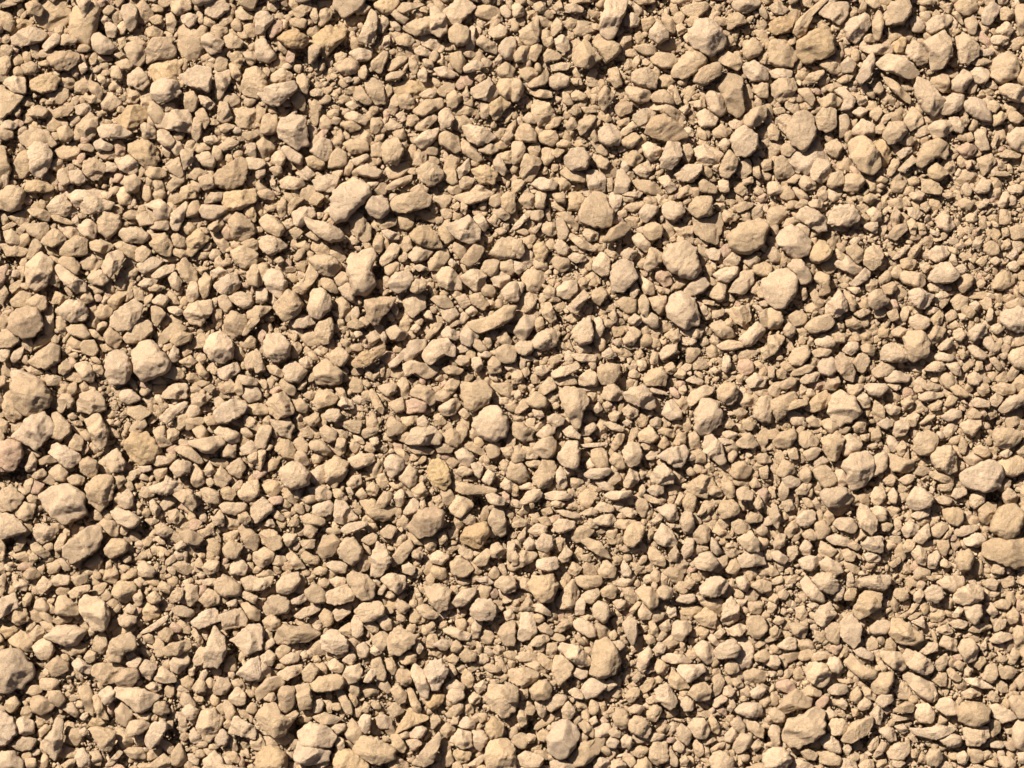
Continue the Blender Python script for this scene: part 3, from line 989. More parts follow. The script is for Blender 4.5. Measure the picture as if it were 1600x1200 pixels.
P rl2 large smooth rounded|705,1000 730,955 800,945 870,1000 870,1060 770,1065 710,1040
P rt1|770,870 820,840 880,870 830,910 780,900
P rt0|730,870 780,900 790,930 730,920
P rl0|805,800 850,790 870,830 830,840
P rl1|1060,970 1120,915 1160,940 1130,980 1080,990
P rt0|1350,905 1440,890 1470,920 1400,940
P rl1|1245,970 1290,960 1365,1010 1350,1050 1290,1030
P rt1|1375,1020 1420,940 1465,930 1440,1000 1390,1025
P rl1|1040,1030 1080,1000 1170,1030 1140,1060 1060,1055
P rt1|1180,1000 1220,980 1240,1020 1210,1050
P rt1|1440,1020 1480,1000 1510,1020 1470,1050
P rl1 large|1500,1040 1530,990 1620,960 1620,1100 1540,1100
P rl1|975,1110 1030,1060 1090,1060 1110,1110 1050,1125
P rt0|890,1090 980,1080 970,1130 910,1120
P rt1|660,1110 720,1060 800,1090 760,1150 690,1160 655,1140
P rl1|730,1160 790,1115 890,1150 870,1190 750,1190
P rt1|535,1080 570,1010 620,1010 640,1060 600,1130 545,1110
P rt1|575,970 620,945 670,970 660,1030 600,1000
P rl1|465,990 500,940 560,940 570,980 520,1025
P ag2 dark upright rough|405,1060 450,1000 520,1060 545,1130 530,1190 480,1170 430,1110
P rl1 large|310,1080 350,1035 410,1040 430,1110 390,1150 330,1130
P rt1|270,1000 330,975 400,990 370,1030 290,1030
P rl1 smooth|295,930 350,890 415,920 420,960 360,975 305,955
P rt1|370,890 420,860 480,900 480,940 430,940
P rt2 large rounded lying|230,840 290,785 370,770 410,810 380,860 270,885
P rt0|225,710 280,690 350,750 340,770 250,750
P rt1|0,730 60,730 100,800 60,850 0,850
P rt1|95,860 130,815 175,860 150,910 110,900
P rt0|100,780 170,750 185,780 150,800
P al1 large|0,900 60,890 110,910 50,1000 0,1040
P rt1|130,1050 160,980 240,960 265,1010 210,1080 150,1080
P rt0|190,880 230,870 240,950 190,950
P rt0|245,900 280,890 290,960 250,960
P rt1|135,1130 240,1080 290,1090 260,1130 170,1150
P rl1|200,1180 250,1120 320,1130 310,1180 230,1200
P rt1|530,760 600,725 640,750 580,790
P rt1|485,800 520,770 590,840 550,860 490,840
P at0|480,900 540,860 610,880 580,930 510,940
P rt0|620,850 670,820 700,850 660,880
P rt1|50,1120 90,1100 120,1130 100,1170 60,1160
P rt1|0,1090 40,1090 40,1160 0,1160
P rl1|1105,1070 1190,1070 1210,1150 1160,1140
P rt0|1205,1080 1260,1040 1300,1080 1230,1130
P rl1|1245,1150 1290,1120 1340,1160 1310,1210 1250,1200
P rt1|1380,1050 1420,1030 1465,1090 1440,1120
P rt1|1300,1060 1340,1060 1340,1110 1290,1120
P rt1|1420,1160 1480,1120 1500,1190 1440,1200
T 0 600 400
P rt2 very large knobbly rounded|80,0 120,-40 270,-20 325,90 300,140 240,185 170,200 110,150 85,80
P rt1 upright|10,100 50,40 85,60 110,160 140,200 70,235 20,190
P al2 very large kite-shaped|80,330 200,190 270,170 345,250 330,310 230,415 180,380
P rp2 pinkish rounded|0,360 70,345 130,370 145,440 90,535 30,530 -30,470
P rt1|320,195 360,180 440,260 440,300 380,350 320,330 345,260
P al1|480,120 510,60 590,25 640,70 665,160 560,185 490,170
P rt1 curved|355,120 390,65 440,65 465,110 440,150 410,130 400,180 370,170
P at0|370,0 440,0 430,50 390,65
P al2 tall ridged|535,230 580,190 630,190 680,290 670,360 630,420 590,370
P rl2 large blocky|310,430 355,365 500,440 490,490 420,530 340,460
P rt1|430,380 470,310 520,350 510,420 440,410
P rt1|155,510 200,425 230,480 220,540 165,545
P rg2 round dark|500,490 550,455 615,490 605,570 560,580 510,545
P rt1|300,550 360,500 420,550 400,610 340,600
P rt1|415,590 470,560 525,590 510,630 440,635
P al2|650,470 730,400 780,480 770,540 700,550
P at2 large shield-shaped|530,650 600,575 700,570 715,640 700,720 630,795 560,740
P at1|710,570 760,560 790,600 740,660
P al2 huge block|240,700 330,640 420,625 530,690 540,800 480,850 400,870 310,820
P rp0|170,640 215,600 270,630 240,690 180,685
P at1 large|-20,680 70,630 150,710 90,790 0,800
P rt1|165,710 190,690 230,710 220,745 180,740
P at1|80,810 150,735 225,760 200,840 150,855
P rl2 large pale|-20,820 60,805 130,860 170,920 80,950 0,970 -30,900
P rt0|120,855 190,860 200,920 130,980 80,960
P rl1 egg-shaped|740,710 800,655 835,700 830,770 780,780 740,750
P rl2|695,800 740,780 820,800 880,850 830,905 740,870
P at1|610,880 650,840 740,870 735,950 690,950
P al1|210,900 240,870 370,905 340,960 260,1000 210,960
P rt2 very large rough leaf-shaped|400,1010 540,900 620,885 640,960 600,1040 460,1120 405,1070
P rt1 pitted|655,1020 700,970 790,980 790,1050 700,1090 660,1060
P rt1|340,1010 380,935 420,950 390,1040 350,1045
P rt1|195,1020 240,1000 320,1060 280,1090 210,1050
P rt0|50,1060 140,1030 180,1080 160,1120 90,1090
P rt1|180,1070 220,1050 245,1090 190,1140
P rt0|285,1130 330,1090 380,1130 360,1180 300,1190
P rt0|520,1130 600,1060 640,1110 600,1180
P rl1|750,60 780,25 830,40 880,95 800,125 755,100
P rt0|905,10 1040,0 1010,60 940,50
P al1|1000,85 1040,30 1080,0 1170,0 1165,90 1100,95
P rt0|890,90 930,70 970,100 950,140 900,130
P ft1 broad flat sandy|800,150 880,135 945,180 870,235 800,190
P al2 flat-faced slab|1000,210 1060,150 1160,110 1180,130 1050,250
P rt1|1080,260 1120,200 1200,180 1180,240 1130,290
P rt1|1140,260 1170,215 1260,210 1280,240 1180,290
P al1|1195,120 1230,50 1330,80 1250,145
P rt0|1170,20 1240,15 1260,50 1190,55
P rt1|1270,30 1320,0 1350,20 1320,60
P rt1|1275,210 1350,195 1370,250 1300,260
P rl2 large oval|1345,180 1400,120 1460,95 1545,125 1520,190 1420,245 1370,240
P rt0|980,110 1030,100 1050,140 1010,180
P rl1|1340,300 1390,260 1500,310 1490,360 1440,370
P rl2 long smooth|1185,355 1290,335 1380,320 1410,370 1330,430 1280,425 1200,385
P rt1|1430,370 1480,370 1470,460 1380,450
P ry1 very large reddish-speckled|770,380 850,295 920,300 1000,400 1000,440 900,510 820,470
P at1|1030,310 1070,260 1120,300 1110,340 1060,370
P rt1|955,290 1030,260 1040,340 1080,375 990,395
P rt1|1090,410 1120,390 1200,395 1270,480 1240,500 1130,440
P rl1|945,480 990,445 1075,470 1060,500 980,515
P rl2|1065,520 1110,475 1190,490 1190,540 1110,585
P rt1|960,540 1040,525 1045,570 980,610
P rl1|865,515 940,510 950,540 890,555
P rt1|1190,540 1220,495 1270,560 1280,620 1220,645 1195,610
P rl1|1280,530 1310,485 1345,540 1310,580 1285,570
P at1|1335,590 1380,510 1450,590 1400,650 1350,630
P rt1|1280,600 1320,585 1340,620 1310,650
P rl1|1505,400 1570,350 1620,390 1590,440 1520,440
P rt1|1550,450 1610,420 1620,510 1560,490
P rt1|1420,520 1500,460 1540,520 1500,590 1440,560
P rl2 knobbly|935,640 1030,610 1040,570 1150,640 1120,670 1040,690 960,680
P at2|1080,690 1130,660 1200,660 1235,750 1200,795 1130,730
P rt1|1250,670 1290,645 1370,680 1370,750 1290,740
P rt1|1380,660 1420,635 1480,680 1450,730 1400,720
P rl1 large|1490,680 1540,620 1610,600 1620,690 1550,740 1500,710
P rl1|1375,760 1420,740 1540,745 1530,790 1470,820 1400,800
P rt1|1325,850 1370,790 1400,820 1400,890 1340,880
P rg2 round|1490,820 1540,795 1575,840 1540,880 1500,860
P at0|1400,820 1500,840 1490,910 1420,910
P rg1 dark|1490,910 1530,880 1620,960 1600,1040 1540,1020
P rt0|1390,940 1490,910 1490,980 1410,980
P rt1|1390,1040 1430,980 1520,1010 1480,1090 1420,1090
P al1|1440,1130 1490,1080 1550,1140 1530,1200 1440,1190
P rl1|935,740 960,720 1005,780 980,830 940,790
P at1|1050,800 1100,780 1150,830 1110,880 1060,860
P rt0|1090,890 1160,835 1195,880 1180,920 1110,930
P rt1|970,890 1010,865 1090,920 1030,960 980,940
P rg2 large smooth|1120,930 1190,905 1280,960 1240,1005 1160,990
P rt1|1230,920 1310,895 1340,930 1270,960
P rl1|1090,1010 1140,975 1170,1010 1110,1045
P rt0|900,850 960,820 990,860 940,890
P rl1|1265,1150 1300,1100 1370,1110 1360,1170 1300,1195
P rt0|1060,1110 1120,1090 1210,1150 1170,1200 1080,1160
P rl1|860,1140 900,1105 970,1160 950,1210 870,1200
P rt0|940,1030 1000,1020 980,1070 950,1070
P rt0|900,1050 930,1030 950,1080 920,1095
P rt1|660,1120 690,1095 700,1150 660,1160
P rt1|0,210 50,240 40,300 0,300
P rt0|60,240 130,235 140,270 60,330
P rt0|410,215 500,230 515,260 470,265
P rt0|650,220 700,205 720,260 670,260
P rt0|890,250 940,200 1000,200 950,250
T 400 600 400
P at1 broad|65,120 110,65 180,45 240,150 230,190 130,220 90,180
P at1|75,220 150,230 200,210 240,270 210,340 150,320 100,260
P rt1|235,110 280,90 330,140 310,180 260,170
P rt0|290,70 340,30 375,70 340,105
P at1 large peaked|350,120 390,45 450,35 515,90 480,130 390,155
P al1|510,130 540,80 600,105 615,150 560,160
P rl0|600,90 640,70 690,110 670,130 620,125
P at1 dark-streaked upright|705,60 740,40 800,150 790,190 740,150
P rt1|760,30 800,0 880,0 870,50 820,80
P rl2 smooth disc-shaped|425,190 460,155 520,160 535,200 500,235 445,230
P rt1|290,220 380,175 400,230 350,270
P rt0|220,230 260,185 295,200 270,240
P at1|520,250 590,225 660,235 650,310 600,300
P rt1|655,300 700,270 770,280 740,320 680,340
P rt1|400,290 430,260 505,300 500,350 450,370 410,330
P rt0|270,290 320,265 365,290 350,340 290,330
P rt1|490,420 510,340 560,345 555,430 520,450
P rt1 chunky|335,370 380,350 420,360 470,420 430,445 345,410
P rt0 broad sandy|100,400 120,340 210,350 250,420 240,470 180,470
P rt0|225,360 280,330 330,380 320,430 260,420
P rt1|0,330 30,270 80,260 100,290 60,400 0,400
P rt1|0,420 60,410 60,460 30,540 0,520
P rl2 very large humped|155,540 210,490 270,490 340,560 320,630 230,650 170,620
P rl0|300,590 380,520 440,500 430,620 380,630
P rt1 knobbly pitted|430,500 500,450 580,500 550,580 490,650 440,610
P rl1|575,470 640,440 730,440 740,480 700,510 620,530
P rl2 pointed|800,490 850,440 930,480 920,530 840,590
P rt0|860,410 920,410 960,460 930,500
P rl1|890,590 960,500 1005,550 1000,620 960,650
P rt1|820,230 850,205 940,270 910,310 820,330
P al2 wedge-shaped flat-fronted|930,370 970,290 1020,260 1110,265 1160,330 1150,375 1000,385
P rl2|1005,220 1050,195 1080,240 1060,280 1010,260
P rt1|900,210 1010,200 1000,240 940,270
P rt1 dark-topped|945,400 1000,380 1110,410 1100,440 1000,440
P rt1|1115,375 1170,370 1240,390 1220,430 1140,430
P rt1|1160,320 1220,275 1300,340 1250,395 1190,370
P rp1 pink-stained flat|930,110 990,90 1060,120 1060,175 940,185
P rt1|830,120 920,80 930,160 880,180 840,150
P rt1 broad|960,70 1010,0 1100,30 1130,90 1090,140 1040,95
P rt1|1120,60 1170,30 1220,70 1180,110 1130,100
P rl1|1140,150 1230,90 1280,130 1240,190 1170,200
P at2 large sharp-edged|1280,0 1430,-20 1480,50 1450,120 1370,165 1310,150 1290,80
P rt0|1110,200 1150,180 1190,240 1150,275 1120,250
P rt1|1265,180 1300,150 1340,190 1310,225
P rl2 huge boulder-like|1350,250 1430,150 1510,140 1570,230 1570,310 1480,365 1400,330
P rt0|1310,310 1350,270 1400,340 1370,360
P rt0|1460,0 1600,-10 1600,90 1530,70
P rl0|1480,90 1600,80 1600,130 1500,130
P rl1|1245,430 1300,400 1370,460 1330,520 1280,500
P rt0|1280,390 1350,360 1440,430 1410,450 1340,420
P rt0|1180,480 1230,460 1270,490 1230,530
P rl1|1340,500 1400,490 1420,520 1400,590 1370,570
P rl1|1410,600 1450,535 1500,570 1460,635
P rl1|1245,550 1290,510 1360,540 1340,570 1280,575
P rt0|1250,590 1360,580 1360,610 1290,615
P ry2 smooth yellow egg-shaped|1070,550 1090,490 1140,470 1200,500 1220,590 1190,660 1120,630
P rt1 long rough|1215,640 1250,605 1360,630 1500,650 1490,680 1380,690 1290,690
P rl2|1435,700 1480,680 1560,720 1540,760 1470,750
P at1|970,660 1040,610 1080,680 1040,725 990,700
P at0|1075,680 1105,635 1120,690 1090,700
P at1|1100,710 1150,695 1175,750 1150,780
P at1 broad rough|1205,770 1250,695 1330,720 1360,760 1280,840 1230,810
P rt1|1280,850 1320,805 1370,830 1370,870 1320,880
P rt1 dark upright|1450,850 1480,780 1540,780 1560,850 1560,930 1520,950 1470,890
P ry1 large rough crumbling|1270,960 1330,880 1440,865 1460,930 1400,1030 1300,1000
P rt0|1190,910 1270,900 1260,960 1210,970
P rt1|1140,940 1180,920 1200,970 1150,1010
P rg2 very large flat-faced slab-like|960,890 1020,790 1110,765 1175,800 1160,880 1100,940 1020,955 970,920
P rl1|920,800 980,710 1020,740 1010,800 940,820
P rt2|755,740 800,670 850,680 850,720 800,770 765,770
P rt1 broad dished|650,730 740,720 800,780 860,750 895,790 800,860 710,830
P rt1|690,650 730,610 770,650 750,700 700,690
P rt0|740,580 800,555 830,620 800,660 760,630
P rt0|830,620 900,610 960,660 860,660
P rt1|620,690 660,645 700,700 660,725
P rl1|560,650 590,640 610,690 580,700
P at1|480,650 530,660 580,720 530,735 485,700
P rl1|335,650 420,640 475,680 460,720 390,730 340,690
P rl1|360,760 460,725 490,770 460,820 390,830 360,800
P al1 broad pointed|480,800 500,725 550,730 640,840 540,880 490,850
P rl2 flat long pale|530,910 580,870 670,855 700,880 640,915 560,935
P rt1|300,940 310,880 350,860 390,910 350,970
P rt1|280,830 330,810 430,840 420,890 300,870
P rl1 large|-30,770 40,710 105,760 100,800 20,860 -30,860
P rt0|130,730 190,720 220,760 190,780
P at1|195,890 230,830 270,850 260,890
P rl1|40,880 90,835 120,880 110,900
P at1 large|20,930 100,905 160,960 165,1020 110,1045 40,1000
P rl1|160,960 190,935 260,940 250,980 200,1020
P rl1 large|-20,1060 60,1025 115,1060 100,1110 30,1150 -10,1110
P rt1|185,1080 220,1050 270,1090 310,1150 240,1160
P at1|270,980 370,970 360,1030 300,1030
P at0|360,1010 390,970 400,1060 370,1060
P rt1|280,1080 310,1045 400,1100 380,1130 310,1120
P rg2 rough oval|390,1040 420,950 490,945 530,980 490,1060 420,1090
P rt2 broad|515,1040 550,970 610,960 665,1030 650,1090 600,1135 530,1080
P rt0|660,980 690,980 720,1060 690,1070
P rt1|635,1130 670,1070 730,1090 700,1160 650,1175
P al2 large peaked|725,1060 760,990 800,1000 855,1100 780,1200 720,1190
P rt1|845,1090 900,1010 960,975 980,1020 920,1110 850,1140
P rt1|780,920 830,880 885,900 850,970 790,950
P rt0|865,850 900,810 960,840 940,910 890,900
P at1|970,1050 1010,1030 1050,1060 1030,1100 980,1085
P rl1|1080,1080 1140,1040 1215,1080 1160,1130 1100,1110
P rt0|940,930 1000,950 1070,970 1050,1010 960,1000
P rt1|1360,1100 1440,1030 1470,1050 1440,1130 1390,1140
P rt1|1470,1010 1510,990 1560,1040 1530,1090 1465,1080
P rl1|1570,990 1620,990 1620,1110 1570,1100
P rt1|1215,1120 1270,1080 1340,1120 1360,1160 1300,1210 1230,1190
P rt0|1270,1010 1350,1040 1360,1080 1330,1110 1270,1060
P rl1|915,1130 950,1110 1000,1150 980,1195 920,1180
P rl1|435,1130 480,1105 570,1120 560,1180 500,1180
P rt1|360,1160 400,1140 450,1160 430,1190 370,1190
P rt1|150,1200 200,1160 240,1200
P rt0|0,1160 80,1160 120,1200 0,1220
P at0|575,560 600,525 640,560 600,600
P at1|1530,400 1600,390 1620,470 1560,460
P rt1|1520,500 1550,470 1590,510 1570,570
P rl1|1525,630 1560,590 1620,620 1600,680 1550,660
P rt0|570,390 620,340 660,370 620,440
P rl1|705,340 760,330 770,370 730,390
P rt0|40,630 110,600 165,640 120,710 70,690
T 800 600 400
P rt2 very large funnel-shaped|290,50 360,20 450,50 475,110 440,170 420,270 390,270 340,180
P rt1 broad|95,100 150,45 215,90 215,140 160,155 100,130
P rt0|215,60 260,60 300,110 270,135 220,100
P rl0|420,0 550,0 530,40 450,50
P rt0|465,60 520,45 540,90 500,125 475,110
P rl1|565,60 580,10 640,0 695,60 690,95 640,105 570,95
P rl2 large ridged|695,65 750,25 830,15 870,70 895,130 870,160 790,140 720,110
P rl1|845,0 880,25 970,50 960,65 890,60 850,30
P rt0|870,60 930,110 930,180 900,170 890,120
P rl1|1100,100 1120,50 1200,10 1265,30 1240,65 1150,120 1115,140
P rl2 large upright split|1145,170 1190,90 1260,100 1310,180 1300,250 1220,310 1170,310 1140,280
P rt0|1250,95 1300,110 1300,170 1270,160
P rt2 large rounded|1280,40 1310,0 1390,0 1410,60 1390,110 1350,130 1290,90
P al1|935,190 970,110 1010,100 1060,170 1060,215 990,225
P rt0|1010,90 1060,60 1110,130 1080,170 1040,140
P rt1 large|1510,170 1550,80 1620,80 1620,230 1560,235 1520,210
P rt0|1470,20 1530,-10 1600,0 1560,40 1500,50
P rt0|1370,140 1440,140 1470,180 1430,230 1390,190
P rt1|1440,240 1480,210 1530,250 1500,290 1450,280
P rt1|1310,240 1360,215 1395,250 1360,280 1320,270
P rl1|1310,310 1350,290 1410,310 1380,350 1340,340
P rt1 ridged|1400,370 1460,310 1490,310 1540,380 1500,405 1420,395
P rl1|1290,340 1340,340 1380,370 1330,385 1300,370
P rl1|505,160 540,110 570,160 530,185
P rl1|570,130 600,100 630,130 605,170
P rl1|690,160 740,120 790,140 785,200 740,220 700,190
P at1 brown triangular|600,195 640,165 685,180 650,240 620,230
P rt0|770,240 800,180 860,200 840,260 800,270
P rt1|865,230 905,205 935,230 920,280 870,260
P rl1|570,245 630,240 700,270 690,300 630,290
P rl1|690,240 720,220 755,240 720,265
P at1 broad|790,310 860,260 920,330 880,370 800,360
P rt0|530,250 580,230 600,290 560,340 530,300
P rl1|220,210 270,185 330,215 320,250 270,270 230,240
P rl1|130,160 180,155 205,200 170,220 140,200
P rt0|130,270 200,220 220,230 170,290
P al1|150,315 200,265 270,270 265,310 190,340
P rt0|440,230 450,180 500,180 510,230 470,255
P rl1|430,320 450,270 510,240 530,280 480,320
P rl1|315,290 370,260 430,320 420,345 340,325
P rt1 broad|0,250 60,240 130,300 120,350 60,360 0,310
P rt1|130,400 190,340 240,325 280,370 260,440 200,465 150,430
P rl2 large tall|280,460 350,360 410,365 425,480 400,535 320,510
P rl1 long thin|420,380 500,370 590,365 600,380 540,395 430,395
P rt1|500,420 545,390 590,430 610,520 540,530 500,480
P rl2 flat oval|455,560 500,530 600,525 620,550 560,590 480,590
P rt1|605,480 640,430 690,450 710,520 670,535 620,500
P rl2 large egg-shaped|690,420 730,365 790,370 810,440 790,500 740,515 705,480
P rt1|620,380 660,310 705,320 690,370 640,420
P rt1|910,390 950,320 985,370 950,410
P rt1|910,300 940,270 1010,290 1010,340 950,320
P rt0|990,250 1030,210 1080,260 1040,290
P rt1|1005,370 1040,300 1085,310 1085,370 1030,385
P rt0|1095,370 1110,305 1170,310 1180,400 1110,410
P al2 large pitted upright|1190,420 1200,330 1250,320 1310,380 1335,480 1290,505 1230,450
P al2 large pale smooth|905,450 980,400 1070,385 1105,420 1070,510 1030,525 960,480
P rl1|1100,480 1110,420 1150,460 1140,475
P rl1|835,450 870,420 910,440 880,475 840,470
P rt0|845,390 870,365 900,390 870,415
P rt1|-10,400 40,385 90,430 70,480 20,500 0,480
P rl1|75,450 120,420 165,445 150,470 90,470
P rt1|80,490 150,475 200,490 180,525 110,520
P rt1 large|-40,520 0,480 60,490 110,580 60,620 0,600 -30,580
P rt1 large irregular|130,590 190,480 260,480 275,540 240,640 180,650 140,630
P rl1 upright|275,560 300,515 340,570 345,640 310,655 280,610
P rt0|350,590 440,590 450,620 400,660 360,630
P rl1|520,610 570,600 640,650 630,670 560,660
P al1|700,610 740,525 790,560 795,610 740,650 705,645
P rt0|655,610 670,540 710,560 700,640
P al2 large sloping|865,580 900,520 950,500 1010,560 1010,620 930,630 870,610
P rt0|1010,540 1070,550 1080,610 1020,620
P rl2|845,665 880,630 940,640 945,680 890,700
P rt1|810,680 870,700 960,720 940,755 860,740
P at1 broad|1080,640 1180,565 1250,585 1275,640 1230,680 1220,715 1120,690
P rt0|965,660 1000,625 1060,650 1040,690 980,700
P rl1|1020,740 1050,675 1080,700 1050,760
P rt1|1310,600 1330,570 1380,620 1395,700 1350,715 1315,660
P rl2 smooth block|1400,660 1450,640 1505,680 1495,725 1410,720
P rg1|1360,560 1380,500 1440,480 1500,530 1470,590 1390,590
P rt0|1420,480 1480,460 1500,500 1440,490
P rt0|1130,500 1190,490 1200,550 1140,560
P rt0|1195,490 1240,475 1270,540 1230,570
P rt1|1480,620 1520,580 1560,640 1500,650
P rt1|1540,530 1600,510 1600,590 1560,590
P rt1 rough rounded|1290,790 1310,730 1380,720 1425,780 1400,820 1320,840
P rt0|1415,730 1475,740 1470,790 1430,790
P rt1|1370,870 1420,840 1490,890 1470,930 1400,935
P rt1|1460,850 1490,800 1560,820 1560,860 1480,870
P at2|1500,740 1540,690 1570,760 1530,785
P al2 large pale angular|1400,970 1490,915 1540,980 1540,1045 1470,1045
P al1 large blocky|1410,1090 1460,1050 1560,1050 1590,1130 1440,1150
P rt1|1130,930 1180,880 1235,900 1230,985 1180,1000 1130,970
P at0|1240,910 1290,860 1380,960 1320,965 1260,930
P rt2 upright|1050,850 1080,795 1120,800 1140,880 1120,930 1070,920
P rl1 large|905,780 970,755 1020,760 1045,840 1000,865 930,810
P rt1|1150,820 1190,765 1220,780 1190,820
P rl1|965,870 1040,880 1050,900 1000,900
P rl1|875,860 910,815 940,850 900,880
P rt2 large rough upright|700,950 730,880 790,860 830,900 800,980 750,1020 710,1010
P al1 large|890,960 940,870 1000,920 1040,1000 990,1020 910,1000
P rt1|835,930 870,905 890,940 860,980
P rl1|670,790 720,770 785,800 760,840 710,825
P rl2 long narrow|580,690 620,670 740,665 740,700 650,725 600,715
P rl1|510,780 560,735 640,770 630,800 560,800
P rt1|440,800 500,770 540,800 520,820 450,820
P rt0 broad|415,700 460,660 540,680 490,780 440,770
P rl2 leaning curved|50,740 100,670 160,655 190,685 160,730 70,750
P rl1 long bar-like|190,700 230,675 330,670 370,710 340,730 230,725
P rl1|245,740 280,725 335,750 300,775 250,765
P rl1|270,790 340,790 430,820 410,850 330,830
P rt0|30,800 50,750 110,760 100,810 60,830
P rt0|335,740 390,720 430,780 370,790
P rt0|365,670 385,645 405,700 380,720
P rl2|260,880 300,840 390,860 385,900 320,930 280,920
P rl1|100,920 160,870 220,890 220,930 150,955
P rt1|180,790 240,770 260,810 200,825
P rt1|155,840 220,830 250,880 200,895
P at1|0,870 60,840 100,860 80,890 10,900
P rt1 large|370,940 420,890 500,890 510,930 470,960 410,995 380,970
P rl1|500,860 540,830 620,810 650,850 610,890 540,880
P rt1|470,900 480,840 520,850 540,900
P rt0|585,980 650,930 710,950 690,1010 610,1000
P rt2 broad rounded|150,990 190,935 250,950 260,1010 220,1050 160,1030
P rt1|255,1010 280,960 330,960 335,1020 290,1050
P rl1|165,1040 200,1000 240,1060 210,1095 175,1080
P al1|285,1090 340,1010 380,1060 350,1110 300,1120
P rl2 smooth large|155,1110 190,1090 280,1080 290,1150 230,1170 160,1150
P at1 broad pointed slab|-20,1150 60,1040 160,1060 130,1110 50,1150 0,1170
P at2 long jagged|430,980 470,960 560,990 620,1090 560,1080 480,1030
P at0|380,1080 420,1010 450,1050 430,1110
P rt1 large|850,1050 890,1020 960,1090 950,1140 870,1120
P at1|980,1060 1020,1010 1050,1060 1030,1110 985,1110
P rl1|1060,1040 1090,965 1140,970 1130,1060 1080,1090
P rl2 large|1130,1110 1180,1060 1240,1050 1290,1120 1240,1165 1160,1150
P rl1|1240,1030 1245,960 1280,980 1310,1050 1280,1070
P at0|1290,940 1330,960 1350,1030 1330,1050
P rt0|1325,1060 1400,1010 1440,1050 1380,1090
P rl0|790,1030 810,975 845,1020 840,1060
P rl1|680,1140 700,1100 750,1170 740,1210 690,1200
P rt1|540,1170 580,1095 650,1150 640,1210 560,1210
P rt0|740,1120 820,1120 840,1180 780,1190
P rt1|345,1180 380,1110 440,1150 400,1200
P rt1|30,960 90,890 80,970 50,990
P rl1|70,1000 110,955 150,990 140,1030 90,1040
P rt1|0,1070 20,1040 50,1080 30,1130 0,1130
P rt1|0,620 40,640 40,700 0,700
P rl1|45,640 110,615 160,640 130,660 60,660
T 1200 600 400
P al2 huge pale faceted|370,160 400,70 450,40 540,90 580,170 550,210 450,260 390,210
P rt1 large|-10,110 100,70 160,50 185,90 100,200 60,230 20,150
P rt2|100,170 160,100 240,95 240,130 180,150
P rt0|-10,120 40,180 50,240 0,240
P at1 large|230,150 290,80 360,40 400,90 360,150 290,175
P rt0|190,10 240,0 250,90 210,90
P rl0|115,180 160,165 235,200 220,250 160,265
P rt1|500,0 600,0 590,30 540,90 500,50
P rl2 large pale|605,20 630,0 730,0 745,30 700,80 640,70
P rl1|740,0 830,0 830,30 800,45
P al1|550,90 590,40 640,90 640,145 590,150
P rt0|735,60 830,55 830,110 770,120
P rl1|720,150 760,125 830,150 820,185 770,195
P at1|650,180 670,100 730,150 730,210 680,235
P rt0|600,160 640,150 650,210 610,200
P rl1|680,250 740,205 790,250 740,290
P al1 sharp|785,310 800,240 870,210 885,270 860,320 800,330
P rt1|530,260 580,220 615,240 600,300 545,300
P rt1 broad|330,240 390,215 440,260 510,270 480,310 380,305
P at2 large upright|330,340 400,310 430,295 475,350 430,470 380,480 340,400
P rl1 large|470,340 510,315 585,370 580,410 510,450 460,430
P rt1 large rounded|185,350 210,300 260,295 320,350 300,390 220,400
P rt1 crescent|30,360 80,300 160,280 180,330 130,400 60,395
P rt1|215,430 280,390 335,410 300,460 250,480
P rt0|80,240 120,225 150,270 100,295
P rt1|575,320 640,310 620,360 590,350
P rt1|645,300 690,270 710,320 690,360 650,350
P rt1|620,390 660,370 710,380 660,415
P rl2 very large sunlit faceted|455,510 520,440 620,425 655,480 650,570 600,630 530,660 490,610 495,560
P rl1|655,460 720,430 745,450 740,530 680,570 650,570
P rt2 large rounded|910,370 930,310 1000,295 1055,320 1055,370 1020,430 950,440 910,410
P rt1 broad|750,430 830,460 910,480 900,540 850,555 770,540
P rl1|870,200 920,180 950,200 920,270 880,250
P rt1|860,160 830,110 870,85 915,110 900,150
P rl1|940,80 1000,45 1090,55 1100,80 1000,105 960,105
P rt1|960,20 1020,-10 1080,10 1060,45 1000,40
P at1|1000,140 1060,100 1090,110 1080,160 1030,170
P rt1|1100,130 1130,70 1190,90 1160,130 1120,145
P rl1|1080,205 1150,155 1210,175 1200,210 1130,235
P rl1|950,245 1000,195 1050,195 1020,230 970,255
P rt1|1130,20 1180,0 1250,60 1240,85 1170,70
P rt1|1310,0 1375,0 1380,50 1340,80 1310,50
P rt1 broad|1400,20 1460,-10 1540,10 1540,60 1460,70 1410,40
P rl1|1270,110 1310,85 1385,110 1380,145 1300,145
P rl1|1385,90 1430,50 1470,90 1430,140 1395,130
P rl2 long sloping|1435,160 1500,80 1600,60 1600,120 1540,150 1470,180
P rt1|1240,190 1280,150 1340,190 1320,215 1260,220
P rl1 large|1200,250 1260,220 1320,210 1330,260 1280,330 1220,300
P rt2 large broad pitted|1400,330 1410,280 1500,275 1580,310 1560,360 1500,405 1420,390
P rt1|1190,400 1210,325 1245,370 1230,440 1200,430
P rt1|1280,400 1320,380 1370,400 1390,440 1350,460 1290,430
P rt1|1545,420 1600,370 1620,450 1580,460
P rt1 broad angular|1430,500 1500,450 1590,460 1610,540 1530,580 1470,560
P rl2|1445,430 1490,405 1520,430 1490,460 1450,450
P rl2 very large boulder-like|1205,560 1290,510 1370,470 1440,500 1470,570 1440,640 1370,670 1280,650 1210,620
P rl2 large rounded block|1015,450 1060,400 1130,385 1165,430 1175,540 1130,565 1040,520
P rt1 broad|1010,560 1060,540 1160,580 1150,630 1100,620 1030,590
P rt1|1060,630 1160,620 1140,670 1080,670
